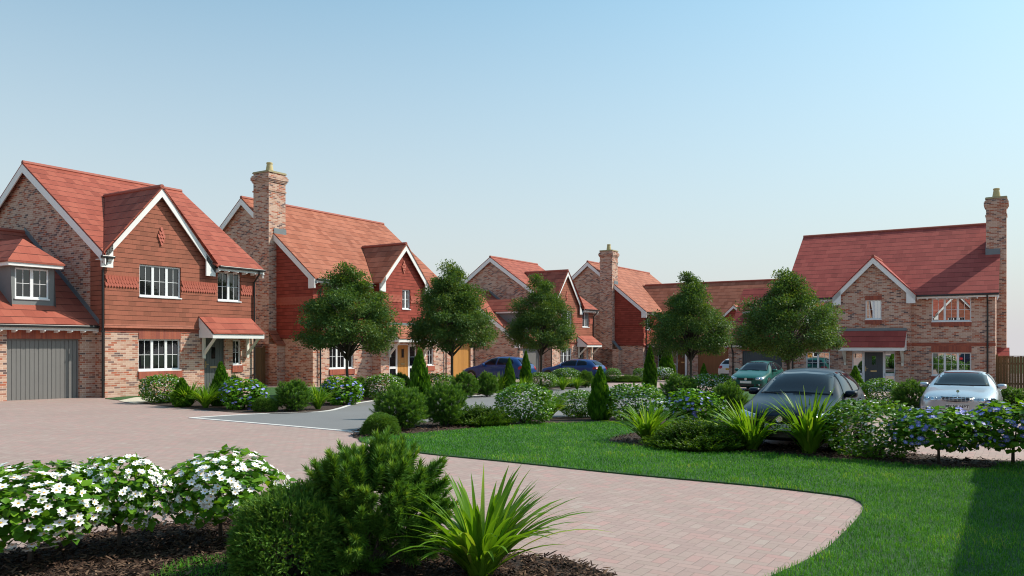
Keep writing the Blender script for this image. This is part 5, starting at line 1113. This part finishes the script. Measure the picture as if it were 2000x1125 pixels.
        patch('lower_intake', [(-.40, .36), (.40, .36), (.36, .24), (-.36, .24)], 'f', 'trim_black')
        for sg in (1, -1):
            fo = patch('side_intake', [(.48*sg, .37), (.72*sg, .39), (.70*sg, .29), (.48*sg, .27)], 'f', 'trim_black'); patch('fog_lamp', [((.6+.045*math.cos(t))*sg, .33+.045*math.sin(t)) for t in np.linspace(0, 6.28, 12, endpoint=False)], 'f', 'lamp', fo, .014, 3)
    for sg in (1, -1):
        h = patch('headlight', [(y*sg, z) for y, z in HL], 'f', 'lamp'); cy = .58 if not sal else .56
        for yy, zz, rr in ((cy, .625 if not sal else .675, .05), (cy+.13, .65 if not sal else .70, .04)):
            patch('lamp_bowl', [((yy+rr*math.cos(t))*sg, zz+rr*math.sin(t)) for t in np.linspace(0, 6.28, 14, endpoint=False)], 'f', 'chrome', h, .012, 3)
        TL = [(.50, .93), (.74, .95), (.78, .86), (.76, .76), (.60, .74), (.50, .80)] if not sal else [(.5, .9), (.8, .88), (.8, .72), (.5, .74)]
        patch('tail_light', [(y*sg, z) for y, z in TL], 'r', 'lamp_red', off=.01)
        patch('tail_light', [(3.98, .95), (4.12, .92), (4.16, .78), (3.95, .76), (3.9, .86)] if not sal else [(4.4, .86), (4.66, .84), (4.68, .72), (4.4, .74)], '+' if sg > 0 else '-', 'lamp_red', off=.008)
    patch('rear_bumper_trim', [(-.6, .42), (.6, .42), (.58, .34), (-.58, .34)], 'r', 'trim_black')
    if emblem == 'roundel':                   # a ring holding a V over a W
        hp, hn = cast(0, .592, 'f'); m = MB(); rr = .062; m.lathe([(rr-.010, -.006), (rr, -.01), (rr, 0), (rr-.010, .004)], (0, 0, 0), 28, 'y')
        for poly in ([(-.030, .048), (0, -.004), (.030, .048)], [(-.050, .026), (-.024, -.046), (0, .0), (.024, -.046), (.050, .026)]):
            for p, q in zip(poly, poly[1:]): m.beam((p[0], 0, p[1]), (q[0], 0, q[1]), .008, .011, (0, 1, 0))
        m.v = [(hp.x-.02+y, -x, hp.z+z) for x, y, z in m.v]; m.build('emblem', 'chrome', fg)
    def numplate(txt, x, z, mat, sgn):
        m = MB(); m.box(x-.006, x+.006, -.26, .26, z-.056, z+.056); pl = m.build('number_plate', mat, o)
        cu = bpy.data.curves.new('plate_lettering', 'FONT'); cu.body = txt; cu.size = .108; cu.align_x = 'CENTER'; cu.align_y = 'CENTER'; cu.extrude = .001; cu.offset = .0022; cu.space_character = 1.08
        t = bpy.data.objects.new('plate_lettering', cu); col.objects.link(t); dg = bpy.context.evaluated_depsgraph_get(); mm = bpy.data.meshes.new_from_object(t.evaluated_get(dg)); bpy.data.objects.remove(t)
        mm.materials.clear(); mm.materials.append(M['trim_black']); t = bpy.data.objects.new('plate_lettering', mm); col.objects.link(t); t.parent = pl
        Rm = Matrix(((0, 0, -1), (-1, 0, 0), (0, 1, 0))) if sgn < 0 else Matrix(((0, 0, 1), (1, 0, 0), (0, 1, 0))); t.matrix_local = Matrix.Translation((x+sgn*.0075, 0, z)) @ Rm.to_4x4()
    if plate is not None:
        hp, hn = cast(0, .45, 'f'); 
        numplate(plate, hp.x-.012, .45 if not sal else .49, 'plate_white', -1)
    if rear_plate: hp, hn = cast(0, .70, 'r'); numplate(rear_plate, hp.x+.012, .72, 'plate_yellow', 1)
    wp = MB()
    for y in (-.3, .25):
        hp, hn = cast(y, (.99 if not sal else 1.015), 'f'); q, _ = cast(y+.38*(1 if y < 0 else 1)*.9, (1.0 if not sal else 1.025), 'f')
        if hp and q: wp.tube([hp+hn*.012, q+_*.012], .008, 5)
    wp.build('wiper', 'trim_black', o)
    return o
def gp(x, y): return Vector((x, y, gz(x, y)))
car('dark grey hatchback facing us behind the strap leaved clumps', 'paint_dark', gp(4.74, 14.35), -AX, plate='AK58 LUY', emblem='roundel')
car('silver saloon facing us behind the blue flowers, a star on its bonnet', 'paint_silver', gp(11.27, 20.5), -AX, SALOON, plate='MK58 NPT', hz=.94)
car('green hatchback facing us before the blue grey garage door', 'paint_green', gp(10.85, 37.6), -AX, plate='', emblem='roundel', hz=.97)
E1 = gp(14.55, 54.2)
car('pale silver hatchback seen from behind by the brown garage door', 'paint_white', E1+AX*4.21, AX, rear_plate='AK58 LUY', emblem='roundel')
car('blue hatchback half hidden behind the twin cypresses', 'paint_blue', gp(-2.55, 47.4), BX, hz=1.0)
car('blue three door hatchback parked before the distant house', 'paint_blue', gp(2.1, 52.9), BX, hz=.9, three_door=True)
